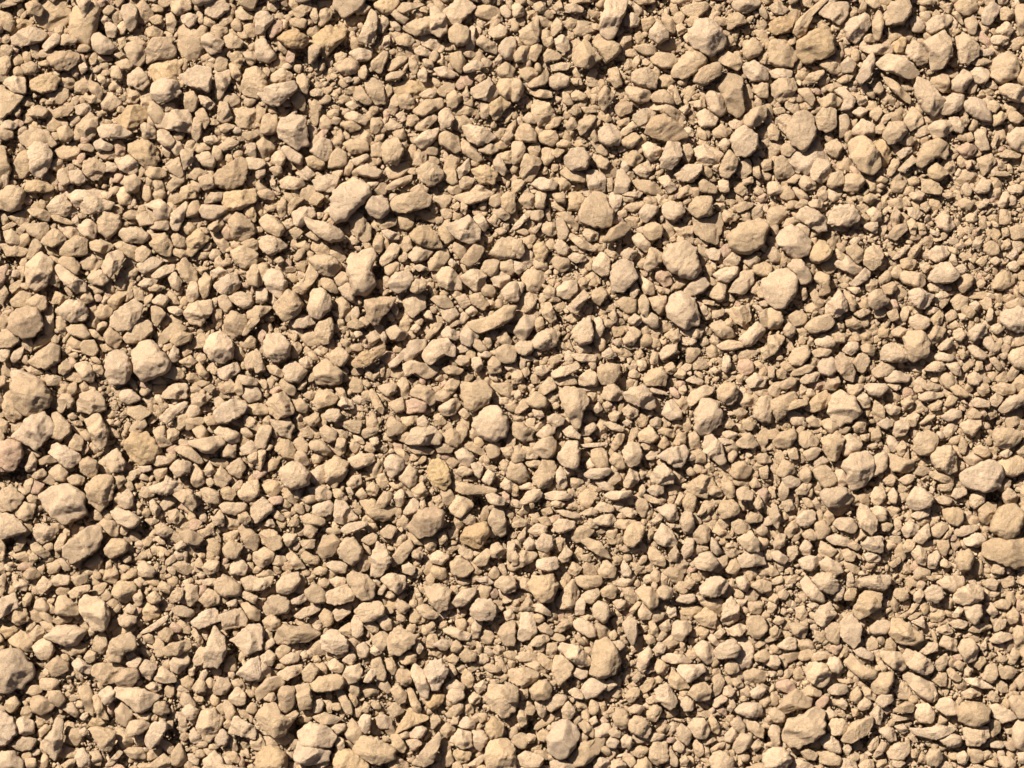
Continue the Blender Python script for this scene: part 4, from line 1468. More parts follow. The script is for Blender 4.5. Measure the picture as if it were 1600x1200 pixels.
P rl1|1145,700 1170,650 1235,650 1240,690 1180,720
P rl1|1040,720 1090,695 1150,720 1130,760 1070,745
P rl1|1260,710 1310,670 1355,690 1350,740 1290,780 1265,760
P rt1|1460,700 1500,640 1560,700 1550,740 1490,750
P rt1|1430,650 1480,590 1520,600 1510,650 1460,670
P rt1|1315,780 1370,740 1430,750 1420,820 1370,880 1330,850
P rt2 very large squarish flat|1400,870 1450,770 1520,750 1590,800 1580,880 1540,950 1480,970 1400,920
P rt2 huge flat oblong|1340,1020 1390,970 1500,960 1620,970 1620,1120 1540,1145 1430,1110 1350,1070
P rt1 large|1090,790 1150,770 1210,790 1220,850 1180,890 1120,860
P rt0|1220,800 1270,790 1290,840 1230,870
P rl1|1165,920 1200,890 1310,880 1310,910 1220,950 1175,945
P rl1|1225,970 1290,930 1340,940 1365,980 1310,1020 1240,1010
P rt1|1020,900 1070,865 1130,890 1070,960 1030,950
P rt1|1085,970 1130,900 1160,900 1130,960
P rt0|1000,850 1040,800 1080,840 1030,890
P rl1|890,820 940,780 1010,775 1000,820 930,850
P al1 pale angular|830,910 880,850 945,890 920,940 860,960
P rl2 large lumpy|865,720 910,640 960,650 1030,710 1010,760 930,785 880,770
P rl1|815,600 870,565 920,570 900,615 860,630
P rt0|815,630 890,640 880,690 820,680
P rl1|640,700 670,645 720,650 735,710 690,755 650,740
P rl1|745,690 780,645 810,690 800,750 760,740
P rt1|720,600 770,560 800,590 780,640 740,630
P rl2 large broad|320,690 360,655 470,640 525,710 500,750 420,770 360,760
P rt0|360,760 520,750 500,800 440,830 390,810
P al2 large pointed|550,810 570,745 620,770 680,850 670,910 640,940 570,890
P rl1|630,790 680,760 735,780 740,850 690,860
P rt0|735,780 800,755 830,790 790,830 740,820
P rt1|700,880 740,865 780,880 750,920 710,915
P rt1 large|280,540 350,500 390,530 430,590 410,630 350,645 310,600
P rt1|285,490 340,450 380,480 340,520 300,530
P rt1|50,560 90,470 150,500 170,550 110,590
P rl1|85,590 130,570 200,600 190,640 120,655
P at1|170,660 240,605 275,630 240,690 180,690
P rl0|265,720 290,690 340,760 320,790 280,770
P rt0|275,640 320,600 340,680 290,680
P rt1|80,740 140,720 170,780 110,800
P rl1 large|180,840 230,790 295,800 290,860 240,900 190,880
P rt1|0,790 50,755 80,830 60,910 20,860
P rt1|290,870 350,850 390,910 360,960 310,970
P rt1|215,935 270,905 310,950 290,980 230,965
P rl1 large|410,880 440,840 520,840 560,890 530,940 450,910
P rl1|360,960 430,940 490,960 530,1000 480,1015 400,1000
P al2 blocky stepped|580,1000 620,955 710,950 715,1050 670,1050 600,1030
P rt1|490,1010 540,980 585,1020 550,1045
P rt1|320,1050 330,980 380,1010 435,1040 400,1080 340,1080
P rl1|200,1020 240,970 280,1010 260,1070 220,1065
P rt1|30,1000 60,940 110,940 100,1010 50,1040
P rl1|20,1060 60,1040 130,1090 100,1130 40,1100
P rt1|120,1020 180,1010 190,1060 150,1105 125,1070
P rl1|195,1100 250,1075 320,1080 325,1120 270,1170 215,1150
P rl1 large|320,1120 370,1080 440,1120 470,1170 420,1195 350,1170
P rt1|460,1040 500,1030 550,1070 530,1110 480,1100
P rl1|600,1070 640,1040 700,1080 690,1110 620,1110
P rt1|840,1010 870,970 920,980 900,1040 850,1050
P rl1|890,1050 940,1005 990,1060 980,1130 930,1120
P rt0|950,990 1000,960 1050,1000 1030,1050 970,1040
P rl1|995,1080 1050,1040 1075,1080 1040,1150 1000,1150
P rl1|1065,1110 1100,1090 1145,1130 1120,1150 1080,1140
P rt2 large round|1165,1100 1190,1050 1250,1035 1280,1080 1250,1160 1190,1160
P rt0|1130,1000 1180,960 1210,1000 1170,1050
P rt0|760,950 830,950 830,1000 770,1000
P al1|900,980 930,920 1000,870 1010,950 960,1000
P rt1|750,1120 820,1080 830,1110 780,1150
P rt0|690,1090 760,1080 760,1110 710,1120
P rt1|1390,1180 1420,1110 1480,1140 1470,1190
P rt0|1290,1130 1340,1100 1350,1190 1300,1200
P rt0|820,1150 880,1120 900,1180 840,1190
P rt1|520,750 530,680 575,710 570,760
T 0 900 400
P fl2 large flat-faced slab|-30,160 90,105 120,190 40,240 0,265 -30,250
P rt1|0,0 40,-10 30,90 0,130
P rl0|70,0 110,0 100,60 80,50
P fl1 square|220,70 270,0 330,50 260,120
P rl1|320,30 360,-10 440,0 430,50 350,65
P rt1|440,0 550,-10 540,40 480,65
P rl2|435,100 480,65 560,55 565,85 500,120 460,140
P rt2 large heart-shaped|350,190 370,125 420,125 500,200 495,235 440,245 360,235
P al2 very large notched|505,150 550,115 650,150 695,230 680,300 640,345 580,330 550,290 510,220
P rt1|330,280 380,245 450,255 440,285 360,305
P at1|40,260 110,200 160,210 180,280 110,310
P ry0 sandy|-10,300 60,290 110,340 60,390 0,390
P rt0|50,400 130,340 200,400 200,480 140,470 60,430
P rt1|175,370 230,310 275,330 260,390 210,410
P rl1|205,450 240,400 310,390 340,460 300,520 240,520
P rl1 large lumpy|280,380 370,310 480,310 540,350 470,430 400,430 320,400
P rt0|380,470 430,420 540,430 530,480 450,500
P rt0|485,290 520,270 560,330 520,340
P rl2 huge smooth rounded|-60,520 60,455 130,470 210,580 200,640 130,690 40,715 0,720 -60,660
P rg1|285,560 360,500 430,550 430,590 340,630
P rl1|450,550 490,510 575,570 560,610 500,600
P rt1|525,510 560,460 605,480 600,520 560,545
P ft1 broad flat|570,600 600,545 720,540 780,575 740,660 640,680
P rg2|725,650 770,580 850,570 875,620 830,690 750,690
P rl1|720,280 770,240 850,250 855,290 780,320
P rl1|770,210 810,170 850,200 830,240
P rt0|720,330 780,310 850,330 800,370 730,370
P at2 large broken-topped|675,480 700,400 750,370 820,350 860,400 850,460 790,470 760,530 690,530
P rt1|700,100 740,30 830,40 860,90 790,170 720,130
P rl1|790,540 860,500 890,520 860,575 810,570
P rl1|875,570 910,525 985,560 940,650 890,620
P al1 sunlit pointed|960,650 1010,560 1100,630 1100,660 1020,670
P rl1|1060,550 1090,490 1170,485 1185,540 1120,610 1070,590
P rt2 long ridged|1010,460 1080,415 1190,400 1195,450 1120,490 1050,500
P rl1 long|880,350 970,290 1040,240 1050,270 980,330 900,360
P ry0 sandy broad|870,240 880,170 980,180 1000,250 910,290
P rt0|930,210 960,180 990,210 960,235
P rt1|985,360 1040,320 1085,350 1050,415 1000,390
P rt0|1090,310 1130,270 1190,330 1190,370 1120,350
P rt0|840,460 900,450 940,490 920,510
P rl1|790,490 830,470 850,500 800,530
P rl1|910,690 960,660 1015,700 970,730
P rl2 huge flat-topped|730,690 880,700 990,740 980,770 910,840 860,850 780,780 735,750
P rl1|820,840 870,870 950,850 930,900 870,890
P rt1 round dark|940,800 980,770 1040,790 1065,850 1000,865 950,840
P rt1|720,830 760,790 830,850 820,910 790,945 730,900
P rl2 round|620,730 680,685 730,720 710,780 660,805
P rt1|580,760 610,740 660,850 680,900 620,880 590,820
P rt0 large sandy|480,710 540,670 580,740 580,880 520,850 510,780
P rg1 large|190,790 220,740 350,790 330,830 260,870 200,840
P rl1|90,930 130,880 210,910 210,980 150,995 100,970
P rl2 very large|-60,860 0,830 90,900 105,980 30,1055 -60,1040
P rt1|70,1060 130,1005 230,1020 200,1080 130,1095
P al2 very tall pointed|270,1030 330,960 350,890 400,900 395,1050 350,1150 280,1080
P rt2 large rough|580,990 610,940 725,970 720,1030 690,1090 630,1080
P rl1|490,970 530,945 555,980 520,1005
P ry0 crumbly yellow|540,940 570,890 660,900 660,930 600,950
P rl2|795,960 830,900 900,895 940,930 880,980 820,995
P rl2 large|910,1020 950,920 1020,900 1050,940 1000,1030 940,1085
P rt0|830,1010 880,990 920,1040 880,1065 840,1045
P rt0|710,970 740,940 830,1030 800,1080 750,1080
P rl1 large|465,1150 490,1090 520,1075 565,1130 560,1190 500,1200
P rl2 large|-20,1150 20,1095 90,1095 145,1160 140,1210 0,1230
P rt1|155,1140 220,1140 230,1190 170,1210
P al1|650,1190 740,1090 765,1110 700,1190
P at1 large|900,1200 960,1160 1020,1110 1070,1150 1060,1210
P rt0|900,1130 930,1090 1000,1100 980,1140 920,1160
P al1 large|1270,1160 1340,1090 1390,1140 1410,1210 1290,1210
P rl1 large rough|1225,940 1260,850 1330,830 1395,890 1380,950 1310,1040 1260,1010
P rl1|1180,1000 1210,945 1265,1010 1250,1045 1200,1045
P rl2|1345,1020 1390,950 1435,1000 1420,1050 1370,1060
P fl2 large flat four-cornered|1430,980 1470,870 1600,940 1600,1020 1520,1000
P rt1|1385,930 1430,890 1450,930 1420,960
P rl1 smooth|1425,770 1480,690 1535,740 1530,800 1480,810
P rt1|1330,710 1360,640 1420,640 1445,690 1400,740 1340,740
P rt1|1200,700 1240,640 1280,660 1280,720 1230,735
P rt0|1115,660 1180,620 1210,650 1190,720 1130,680
P rl0|1080,695 1120,680 1190,730 1120,725
P al2 very tall craggy|1275,480 1340,310 1400,380 1420,460 1360,580 1340,560 1280,570
P rl1 large|1190,290 1270,220 1350,200 1380,280 1330,300 1240,335
P fl1|1375,240 1500,200 1545,270 1540,310 1400,340
P rl1|1205,520 1240,450 1290,450 1270,550 1220,560
P fl2 very large four-sided|1445,400 1560,300 1640,320 1640,450 1540,490 1490,430
P rl2 large|1480,610 1560,520 1620,505 1640,640 1560,650
P rt1|1505,180 1540,165 1620,220 1620,280 1560,270
P rt1|1070,210 1130,180 1215,220 1200,260 1110,250
P at1|1110,150 1170,50 1230,60 1240,150 1190,190
P rt2|1065,120 1110,70 1150,80 1140,140 1100,165
P rt1|920,130 970,90 1015,150 970,175 930,165
P rt1|980,80 1010,30 1070,60 1060,110
P at1|1240,150 1300,80 1370,110 1370,170 1290,195
P rt1 large|1340,40 1400,-10 1500,60 1500,120 1400,130 1345,90
P rt1|1500,20 1560,0 1620,20 1620,90 1540,95
P rl1|1490,120 1530,95 1610,130 1590,180
P rl1|1130,840 1180,800 1240,840 1220,890 1180,900
P at0|1110,870 1140,840 1175,950 1150,980 1115,970
P rl0|1230,30 1350,10 1340,60 1270,60
P rt0|440,570 510,590 520,640 480,650
P rt1|1190,350 1220,330 1270,400 1250,440
P rl1|1410,170 1480,140 1480,190 1430,190
T 400 900 400
P al1|0,20 110,0 100,50 40,90 -20,90
P rl2 large|130,50 160,0 260,-20 280,20 240,90 190,115 135,100
P rt2|310,90 360,50 400,60 435,110 430,160 360,165 320,130
P rt1|390,30 430,12 460,40 440,75 400,70
P rl1|460,30 500,5 560,15 555,60 500,75
P fl2 block-shaped brick-like|440,100 570,50 615,110 610,150 500,180 445,160
P at2 large rounded faceted|565,20 600,-30 700,-10 745,60 730,140 660,150 620,110
P rl1|725,30 760,10 780,40 760,70
P rl1|750,110 800,45 820,70 790,120
P rl2 large peaked|785,20 830,-20 930,0 935,60 890,110 840,80
P rt1 large rounded|45,200 80,130 170,120 210,170 200,230 120,240 60,250
P rl1|220,150 300,110 315,150 270,180 225,175
P rt1|40,280 100,240 155,290 140,340 80,340
P rl0|140,240 190,220 210,260 170,270
P rl1 long|240,250 300,200 395,175 400,210 360,240 280,270
P at1 large low|120,380 170,300 260,320 320,300 400,360 330,410 180,430 125,420
P rt1|390,260 430,200 480,240 480,300 440,320
P fl1|475,240 500,200 590,175 590,230 510,285
P rl2 large smooth|620,220 660,170 750,155 800,180 795,240 720,280 670,285
P rl1|755,270 800,235 850,280 845,340 790,330
P rt1|680,310 720,265 770,310 760,355 720,355
P rl1|595,290 620,245 670,290 670,360 630,390 600,370
P rt0|510,340 590,290 600,370 560,380
P al2 very large domed pointed|400,400 450,340 510,340 575,400 575,470 500,490 420,460
P rt0|320,450 400,390 430,480 460,500 340,490
P rl1|30,440 100,385 120,420 70,465
P rl0|330,330 400,290 430,320 390,350
P rl1|20,510 80,460 125,500 100,560 50,560
P rl1|150,530 200,480 270,490 260,540 180,555
P rl1 large|-30,560 20,510 80,570 95,640 0,655
P rl1|-30,320 20,300 55,350 30,420 0,440
P rl1|140,610 190,570 285,555 280,610 200,650 150,640
P rt2|290,590 340,540 400,580 350,660 300,650
P rt2 large oblong|345,670 400,625 510,610 560,650 530,700 400,720 360,700
P rl2|540,630 570,570 640,555 670,590 640,650 580,675
P rl1|450,550 490,515 550,560 530,610 470,590
P rl1|535,530 600,470 630,520 600,560
P rl1|480,500 540,475 575,490 510,520
P rl1|630,440 680,410 710,460 690,510 640,505
P rl1|705,470 740,430 790,480 750,500
P rt1|725,390 780,345 830,370 830,420 790,470 740,430
P ft2 very large round flat|820,410 860,330 910,320 1000,370 990,420 900,490 840,480
P rt1|890,520 960,470 1000,490 1000,540 930,555
P rt1|870,610 900,580 960,590 975,660 930,690 880,650
P rl2 long leaf-shaped|965,600 1000,555 1050,600 1085,700 1070,765 1020,730
P al2 large kite-like|1050,590 1090,530 1160,520 1205,590 1140,710 1100,710
P rt1|810,520 850,510 880,570 860,620 820,580
P rl1|985,440 1020,410 1050,450 1020,490
P rt1 curved|720,530 780,510 815,600 800,650 730,640
P rl1|670,660 700,600 745,560 755,600 720,660
P rg2 dark flat brick-like|145,720 170,690 245,690 240,800 190,850 150,820
P at2 brick-shaped|245,690 330,665 355,770 350,820 280,835
P rt1 large curved|0,720 60,640 150,630 180,680 60,740 20,790
P rl1|45,770 100,710 130,760 110,790
P rt2 very large smooth|0,880 60,800 130,800 160,860 230,900 180,980 120,1000 50,950
P rt2|170,880 250,835 270,860 230,910
P rt0|110,1030 180,970 240,1010 180,1065
P rl2 very large lumpy|270,970 340,910 440,930 500,990 470,1060 380,1060 290,1040
P al2 very large|240,1120 270,1030 360,1050 465,1090 450,1150 340,1175 260,1160
P ry1 very large sandy|0,1130 60,1060 140,1060 190,1130 190,1230 0,1240
P ry1 very large broad rough|480,1140 520,1080 600,1090 700,1170 690,1230 490,1230
P rl1|380,1180 440,1145 455,1175 400,1210
P rl1|495,1050 510,1005 550,1020 555,1070 520,1090
P rt2 very large lumpy|610,1080 660,1000 760,1010 870,1080 860,1140 760,1170 680,1140
P rl1|455,930 560,920 560,960 510,985
P at1 broad|360,880 430,850 540,890 500,920 410,925
P rl2 upright|640,920 665,865 720,870 710,960 680,985
P rt1|655,840 680,785 715,810 700,860
P rt1 large|555,970 600,890 660,960 670,1010 620,1050 570,1010
P rt1 long upright|495,720 530,700 600,800 605,860 560,860
P rt0|645,720 700,685 770,690 760,750 690,760
P at1|575,740 610,710 640,790 620,820
P rt1|840,710 890,685 945,740 930,790 880,800
P rt1|820,830 870,790 930,850 850,890
P at1 tall|940,700 975,700 1035,830 1020,865 980,840 960,780
P ry1 large arching|865,990 960,820 1000,860 1070,880 1060,910 960,950
P rl1|960,980 1020,930 1070,960 1030,1020 970,1010
P rt1|735,900 780,860 840,890 850,950 780,960
P rl0|705,960 760,940 800,990 730,1000
P rl1|935,1030 1000,1020 1040,1050 980,1100
P at2 large tall triangular|975,1170 1060,1060 1140,975 1160,1010 1110,1160 1050,1190
P rt1|840,1000 890,990 940,1070 920,1110 860,1080
P rg1 greyish|830,1180 880,1130 950,1170 950,1220 840,1220
P ry1 dark lumpy orange|1060,780 1110,725 1180,750 1160,800 1100,840 1070,820
P rl1|1190,760 1220,700 1290,710 1300,760 1240,800
P rl1|1180,680 1240,645 1310,690 1290,720 1200,710
P rt1|1200,560 1230,545 1260,610 1220,640
P rl1|1325,770 1360,725 1410,760 1380,800 1340,800
P rl1|1360,690 1420,650 1440,700 1390,740
P rl2 large squarish|1340,210 1380,145 1470,145 1500,200 1490,270 1400,280 1345,250
P rl2|1230,160 1290,80 1370,75 1370,110 1320,170 1260,190
P at1 large|1050,70 1130,45 1220,90 1200,200 1150,230 1090,170
P rt1|1000,200 1060,175 1140,240 1110,270 1050,260
P rt0|960,240 990,200 1050,270 1030,300 960,290
P rt1|870,180 910,150 965,190 930,240 890,215
P rl0|1130,20 1200,0 1240,20 1190,50
P al1|1360,20 1440,0 1490,40 1450,60
P al2 large|1485,50 1530,0 1620,0 1620,90 1560,105
P rl1|1160,340 1230,320 1340,360 1330,400 1270,400
P rl1|1100,430 1170,390 1240,420 1180,470
P rt1|1210,440 1250,400 1290,440 1270,480 1220,475
P rt1|1270,500 1310,450 1380,490 1370,530 1300,540
P rt0|1070,480 1110,450 1165,480 1150,520
P rt1|1185,520 1230,485 1270,520 1240,560
P rt1 large|1510,360 1540,310 1620,280 1620,430 1560,435
P rt0|1310,590 1390,530 1400,580 1340,610
P rt0|1475,480 1510,430 1560,470 1530,510
P ft2 very large broad|1430,770 1460,680 1540,680 1620,720 1620,840 1550,885 1480,840
P rt2|1530,720 1570,665 1640,690 1640,780 1570,780
P ry2 large flat pentagonal|1430,950 1480,870 1550,920 1540,1000 1470,1020
P rl1|1265,930 1310,875 1370,910 1360,960 1280,950
P al2 large pale angular|1210,1030 1270,950 1350,980 1350,1060 1290,1080
P rl1|1350,970 1420,970 1455,1020 1400,1095 1360,1060
P rt1|1150,970 1190,915 1250,960 1230,1000 1180,1010
P rt2 very large|1430,1110 1470,1020 1540,1010 1620,1060 1620,1220 1450,1220
P ry1|1230,1110 1270,1070 1350,1110 1330,1150 1270,1180
P rt0|1160,1120 1210,1080 1240,1160 1200,1200 1160,1180
P al1|1320,1180 1420,1110 1420,1160 1370,1200
P at1|1210,930 1240,860 1270,880 1260,930
P rt1|1385,860 1440,860 1460,900 1400,920
P rt1|1090,890 1130,870 1160,900 1100,970
T 800 900 400
P ry2 large rough|100,50 130,0 260,-10 290,60 250,150 190,165 130,110
P rt1|280,160 340,60 380,25 425,110 380,200 300,205
P rt1 large|405,0 560,0 555,60 470,85 410,50
P rl1|430,130 480,90 540,80 550,120 500,175 460,160
P fl1|395,170 430,135 460,160 450,240 395,240
P rt1|555,90 620,50 660,80 640,145 570,130
P rt0|620,0 670,0 670,80 640,90
P rt0|550,150 580,115 615,140 610,170 570,180
P rl2 smooth upright|505,190 540,155 600,180 610,250 570,290 510,250
P rl1|630,160 680,145 715,160 700,210 660,215
P at1|45,220 110,110 140,190 240,220 240,250 150,220
P rl1|135,180 190,170 240,225 230,250 150,220
P rt2|780,100 800,65 870,70 915,120 900,180 860,205 820,160
P rt0|690,80 740,70 790,120 760,180 710,150
P rl2 round|905,90 940,55 1000,75 1000,130 950,145 915,125
P rt1|730,220 780,160 810,165 760,235
P rl1|785,220 820,170 880,220 860,270 800,270
P rl1|1020,155 1060,120 1140,115 1145,155 1100,175
P rt0|910,190 940,165 1000,185 970,210 930,220
P rt1|1050,60 1110,10 1150,40 1110,85
P rl2 large|1170,80 1220,20 1290,0 1350,50 1320,110 1250,135 1180,110
P rt0|1330,40 1380,20 1400,80 1370,130 1320,120
P rl1|1400,20 1460,0 1490,50 1470,100 1420,80
P rt1|1490,60 1560,20 1620,40 1620,90 1560,110
P al1|1310,290 1320,180 1370,130 1420,190 1420,270 1360,310
P at1|1140,260 1210,200 1280,240 1270,330 1190,310
P rt1 broad|1465,290 1500,250 1570,260 1600,330 1540,400 1480,360
P rt0|1475,170 1580,165 1560,240 1500,240
P rt0 broad sandy|1160,160 1300,140 1340,180 1290,260 1210,200
P ry0|1030,200 1140,180 1200,210 1140,260 1060,240
P rl1|1000,360 1010,290 1090,280 1125,330 1060,410 1010,390
P rl1|920,310 980,270 995,330 960,350
P rt0|800,320 850,290 860,340 820,360
P rt1|855,290 880,275 915,330 910,385 865,360
P rl2 tall slim|690,300 730,250 775,280 780,370 750,430 715,370
P at0|615,290 690,250 700,310 650,340
P rl1 tall large|35,380 60,220 130,230 160,350 100,400 50,400
P rt1|135,240 180,235 205,270 170,295 140,280
P rt1|160,320 210,290 260,350 240,370 180,345
P at1|260,345 300,290 380,255 375,310 310,350
P rl1|110,430 150,375 220,365 235,400 170,440
P rl1 large|385,300 420,260 490,290 525,330 520,375 480,385 400,330
P rt1|605,360 640,335 660,370 640,400 615,395
P rl1|620,410 680,400 710,440 660,475 630,450
P rl2 large oblong|290,450 320,415 420,430 490,510 480,550 420,560 340,500
P rt2 very large upright rounded|490,600 500,480 520,400 590,390 640,440 675,540 640,600 560,630
P rt1 large|255,590 265,505 320,495 390,560 370,620 290,685
P rl1|375,590 420,570 475,590 470,630 430,645 390,620
P rt1|820,370 880,370 900,410 850,430
P rt0|715,470 780,410 825,420 800,470 740,490
P rl2|780,560 790,490 850,440 875,480 840,570 800,590
P al1|880,460 920,410 965,440 950,480 900,500
P rl1|935,520 960,485 1060,490 1120,530 1100,550 990,545
P ap1 pinkish|825,600 870,565 900,590 850,610
P rt1|885,560 920,520 985,570 960,620 910,610
P al2 large flat-topped|1030,590 1050,555 1190,550 1210,590 1100,665
P at1 large|980,640 1000,580 1060,630 1115,700 1040,710 990,690
P rt2 large domed|1100,730 1140,680 1200,665 1245,700 1230,770 1150,775
P rt1|1250,640 1300,610 1330,660 1300,730 1250,755 1260,690
P rl1 knobbly|1140,440 1200,400 1260,450 1260,530 1220,550 1150,490
P rt0|1080,480 1140,450 1160,510 1110,530
P rl2 large oblong|1260,470 1300,420 1380,390 1430,450 1390,510 1290,515
P rl0 large|1380,530 1430,390 1500,410 1515,500 1490,570 1430,585
P rl1|1360,330 1420,300 1475,320 1430,380 1370,370
P rl1|1265,360 1310,325 1335,350 1300,390 1270,385
P rt0 broad|1435,620 1500,580 1600,600 1580,670 1480,680
P rt1|1370,650 1420,630 1450,690 1400,700
P rl1|1490,720 1550,680 1590,710 1550,765 1500,760
P rt1|1520,490 1580,460 1620,500 1580,540 1520,530
P rl1|1320,700 1360,680 1395,720 1370,755 1320,740
P rl1|1255,780 1310,740 1350,770 1290,820 1260,820
P rl1|1390,840 1450,790 1560,800 1560,870 1470,885
P rt1|1340,830 1380,770 1400,810 1370,850
P rt1|1360,920 1410,880 1455,930 1450,980 1400,970
P rt2 hexagon-like round|110,710 160,655 220,650 250,700 230,760 150,770
P rt1 large|-20,590 70,575 160,600 160,650 70,700 0,660
P rt0|20,500 90,460 180,500 170,535 50,540
P rt0|60,545 160,530 200,590 180,610
P rt1|-30,690 20,700 45,740 30,820 -20,830
P rt1|40,710 100,700 100,760 60,780
P rt1|75,820 100,780 150,830 130,870 90,865
P rl1|140,790 200,770 215,850 190,890 165,860
P rl1|30,880 60,810 90,850 95,920 60,945
P rt0 broad|140,940 240,860 310,880 250,920 150,970
P rl1|210,780 280,740 340,750 330,800 250,845 220,830
P rt2 pink-edged|310,830 350,780 395,840 370,890 320,885
P rt0|390,780 460,790 470,830 410,830
P rl1 large lumpy|435,700 480,640 560,640 590,690 530,750 460,765
P rl1|570,680 610,640 660,680 600,720
P rl1|350,720 400,695 445,740 440,770 390,760
P rt0|600,740 660,695 710,720 660,770
P rt1|700,750 740,700 790,700 795,750 740,795
P al2 large pointed|890,710 965,660 1030,770 1020,810 980,830 900,770
P rl1|835,770 890,740 920,790 850,800
P rt0|800,700 850,640 920,650 890,700 820,740
P rt1|750,640 790,595 830,620 770,670
P rt0|690,640 710,615 740,690 720,700
P rt1|840,850 890,805 940,830 900,910 850,900
P rl1|720,830 770,800 830,815 800,860 740,855
P rl1|1050,800 1090,750 1135,790 1130,840 1080,850
P rt0|1150,830 1190,775 1215,830
P rt1 large|630,870 660,820 720,850 735,920 690,960 640,920
P at1|590,850 620,800 645,850 615,880
P rt0|520,790 580,780 600,860 540,870
P rt2 large|730,910 770,870 840,890 870,960 840,1010 780,990 735,960
P rl2 large rounded|1100,940 1140,890 1200,890 1240,960 1210,1015 1150,1010
P rt1|1230,900 1250,865 1300,940 1290,990 1250,970
P rt0|1130,850 1230,840 1240,890 1160,880
P rt0|960,880 1080,900 1060,920 980,890
P rt1|1030,960 1060,925 1130,980 1100,1060 1040,1020
P rl1|825,1010 890,980 950,990 940,1020 860,1035
P rt1 large sandy|860,1090 890,1030 970,1040 980,1150 900,1180 860,1140
P rl2 huge smooth egg-shaped|225,1010 260,920 330,895 400,940 420,1010 360,1110 290,1145 230,1080
P rt1 large bent|350,1150 440,1030 510,1040 540,970 580,1030 530,1120 460,1180 390,1185
P at1|410,920 460,900 515,960 505,1010 450,980
P rt1|155,990 190,960 230,975 220,1040 165,1030
P rt1|60,1050 100,985 150,1000 140,1045
P rt1|380,900 410,865 440,890 400,930
P rl1|480,900 520,870 540,910 500,935
P rl1|590,1040 620,1000 670,1030 650,1075 600,1070
P rl2|680,1020 710,985 750,1010 740,1070 690,1065
P rt1|600,970 640,945 685,980 670,1010 620,1000
P rt1|740,1090 790,1060 860,1080 810,1140 760,1120
P rl1|510,1160 550,1130 610,1150 610,1200 520,1210
P rl1|620,1160 670,1140 715,1180 700,1210 620,1210
P rl2 large angular|30,1130 90,1090 200,1130 170,1190 90,1195 30,1170
P rl1|245,1160 310,1140 400,1190 380,1220 250,1220
P rt1|700,1140 760,1130 780,1170 740,1200
P rl2 large rounded|1235,1140 1270,1095 1330,1100 1385,1150 1370,1210 1260,1210
P rt1|980,1110 1000,1085 1040,1150 1030,1195 990,1180
P rt1|1050,1150 1080,1120 1110,1150 1090,1190 1055,1185
P rt1|1380,1060 1430,980 1500,1000 1490,1060 1410,1110
P rl1|1330,990 1380,940 1410,990 1370,1040 1330,1030
P rt1|1490,1060 1530,1020 1560,1060 1520,1100
P rt1|1240,1080 1290,1045 1335,1040 1320,1075 1260,1095
P rt1|1190,1040 1260,1010 1280,1030 1210,1060
P rt1|1410,1170 1420,1110 1445,1180 1430,1210
T 1200 900 400
P rl2 large rounded|270,20 310,-20 390,-20 430,30 430,90 390,110 320,80
P rl1 large|205,40 240,0 280,40 350,120 350,165 270,145 220,90
P rl2|565,20 620,0 740,-10 770,20 720,90 650,75 580,60
P at2 very large cracked|540,180 580,110 650,75 710,110 700,190 620,240 570,270 525,220
P rl1|420,100 440,50 480,80 460,150 410,150
P rt1|475,110 510,75 555,100 530,150 480,150
P rt1|785,100 810,75 870,90 880,140 830,160 790,130
P rl1|910,110 950,80 980,110 940,170 910,150
P rl2 round|975,90 1020,50 1080,70 1090,130 1050,165 985,145
P rl1 large|1055,40 1110,0 1220,0 1220,50 1160,100 1090,70
P rl2 large smooth|1150,140 1180,80 1260,45 1330,70 1335,140 1280,165 1190,170
P rl1|1340,40 1400,10 1440,40 1420,90 1370,75
P rt0|1460,20 1540,0 1550,60 1480,80
P rt0|1420,110 1500,80 1520,120 1440,140
P rt0|1340,70 1400,100 1400,150 1360,160
P rl2 broad|1220,180 1260,165 1320,180 1330,240 1290,300 1240,270
P rl1|1150,240 1190,185 1220,200 1200,250 1160,260
P rt0 sandy|1010,240 1080,190 1130,220 1090,280 1030,290
P rt1|1410,170 1460,145 1520,160 1500,210 1430,200
P rt1|1490,240 1530,190 1570,240 1560,290 1510,300
P rl1|1360,210 1400,170 1440,230 1400,260
P rt1|1410,320 1430,270 1490,270 1480,320 1420,350
P at1 large|1530,360 1560,310 1620,330 1620,450 1550,460
P rl1|1380,400 1440,350 1510,360 1530,390 1440,425
P rt1|1250,340 1300,295 1380,300 1400,320 1310,355
P rl1|1130,290 1190,270 1250,290 1220,330 1160,320
P al1|1050,330 1120,300 1160,350 1120,370 1060,350
P al1|1070,430 1100,370 1180,400 1180,470 1120,460
P rl2 large sandy|1185,460 1210,400 1270,390 1310,460 1290,520 1240,540
P rt0|1230,370 1330,360 1320,420 1270,400
P rl1|1330,430 1360,400 1370,450 1340,470
P rt0|1430,470 1510,470 1490,490 1440,480
P rt1|1420,510 1460,495 1500,520 1460,545
P ry1 smooth oval|1285,560 1310,510 1350,500 1365,540 1320,590
P rt1 large|1340,640 1370,560 1420,550 1440,620 1400,670
P rt1 mottled|1440,580 1500,560 1560,590 1520,640 1460,640
P al2 long flat-topped|1225,640 1300,635 1390,680 1405,700 1330,700 1250,670
P rl1|1210,730 1270,700 1330,710 1330,750 1240,770
P rt1|1370,750 1400,710 1450,760 1430,790 1380,780
P rt1|1120,590 1150,575 1215,640 1190,665 1140,640
P rl1|1230,590 1260,560 1285,590 1260,635 1230,620
P rt1|1160,560 1190,525 1235,550 1210,600
P at1|1020,650 1070,600 1120,610 1115,690 1080,690
P rt1|1050,540 1090,500 1140,510 1100,590 1060,590
P rl1|950,470 1000,420 1060,420 1060,470 990,490
P rt0|895,450 930,400 980,400 980,440 920,465
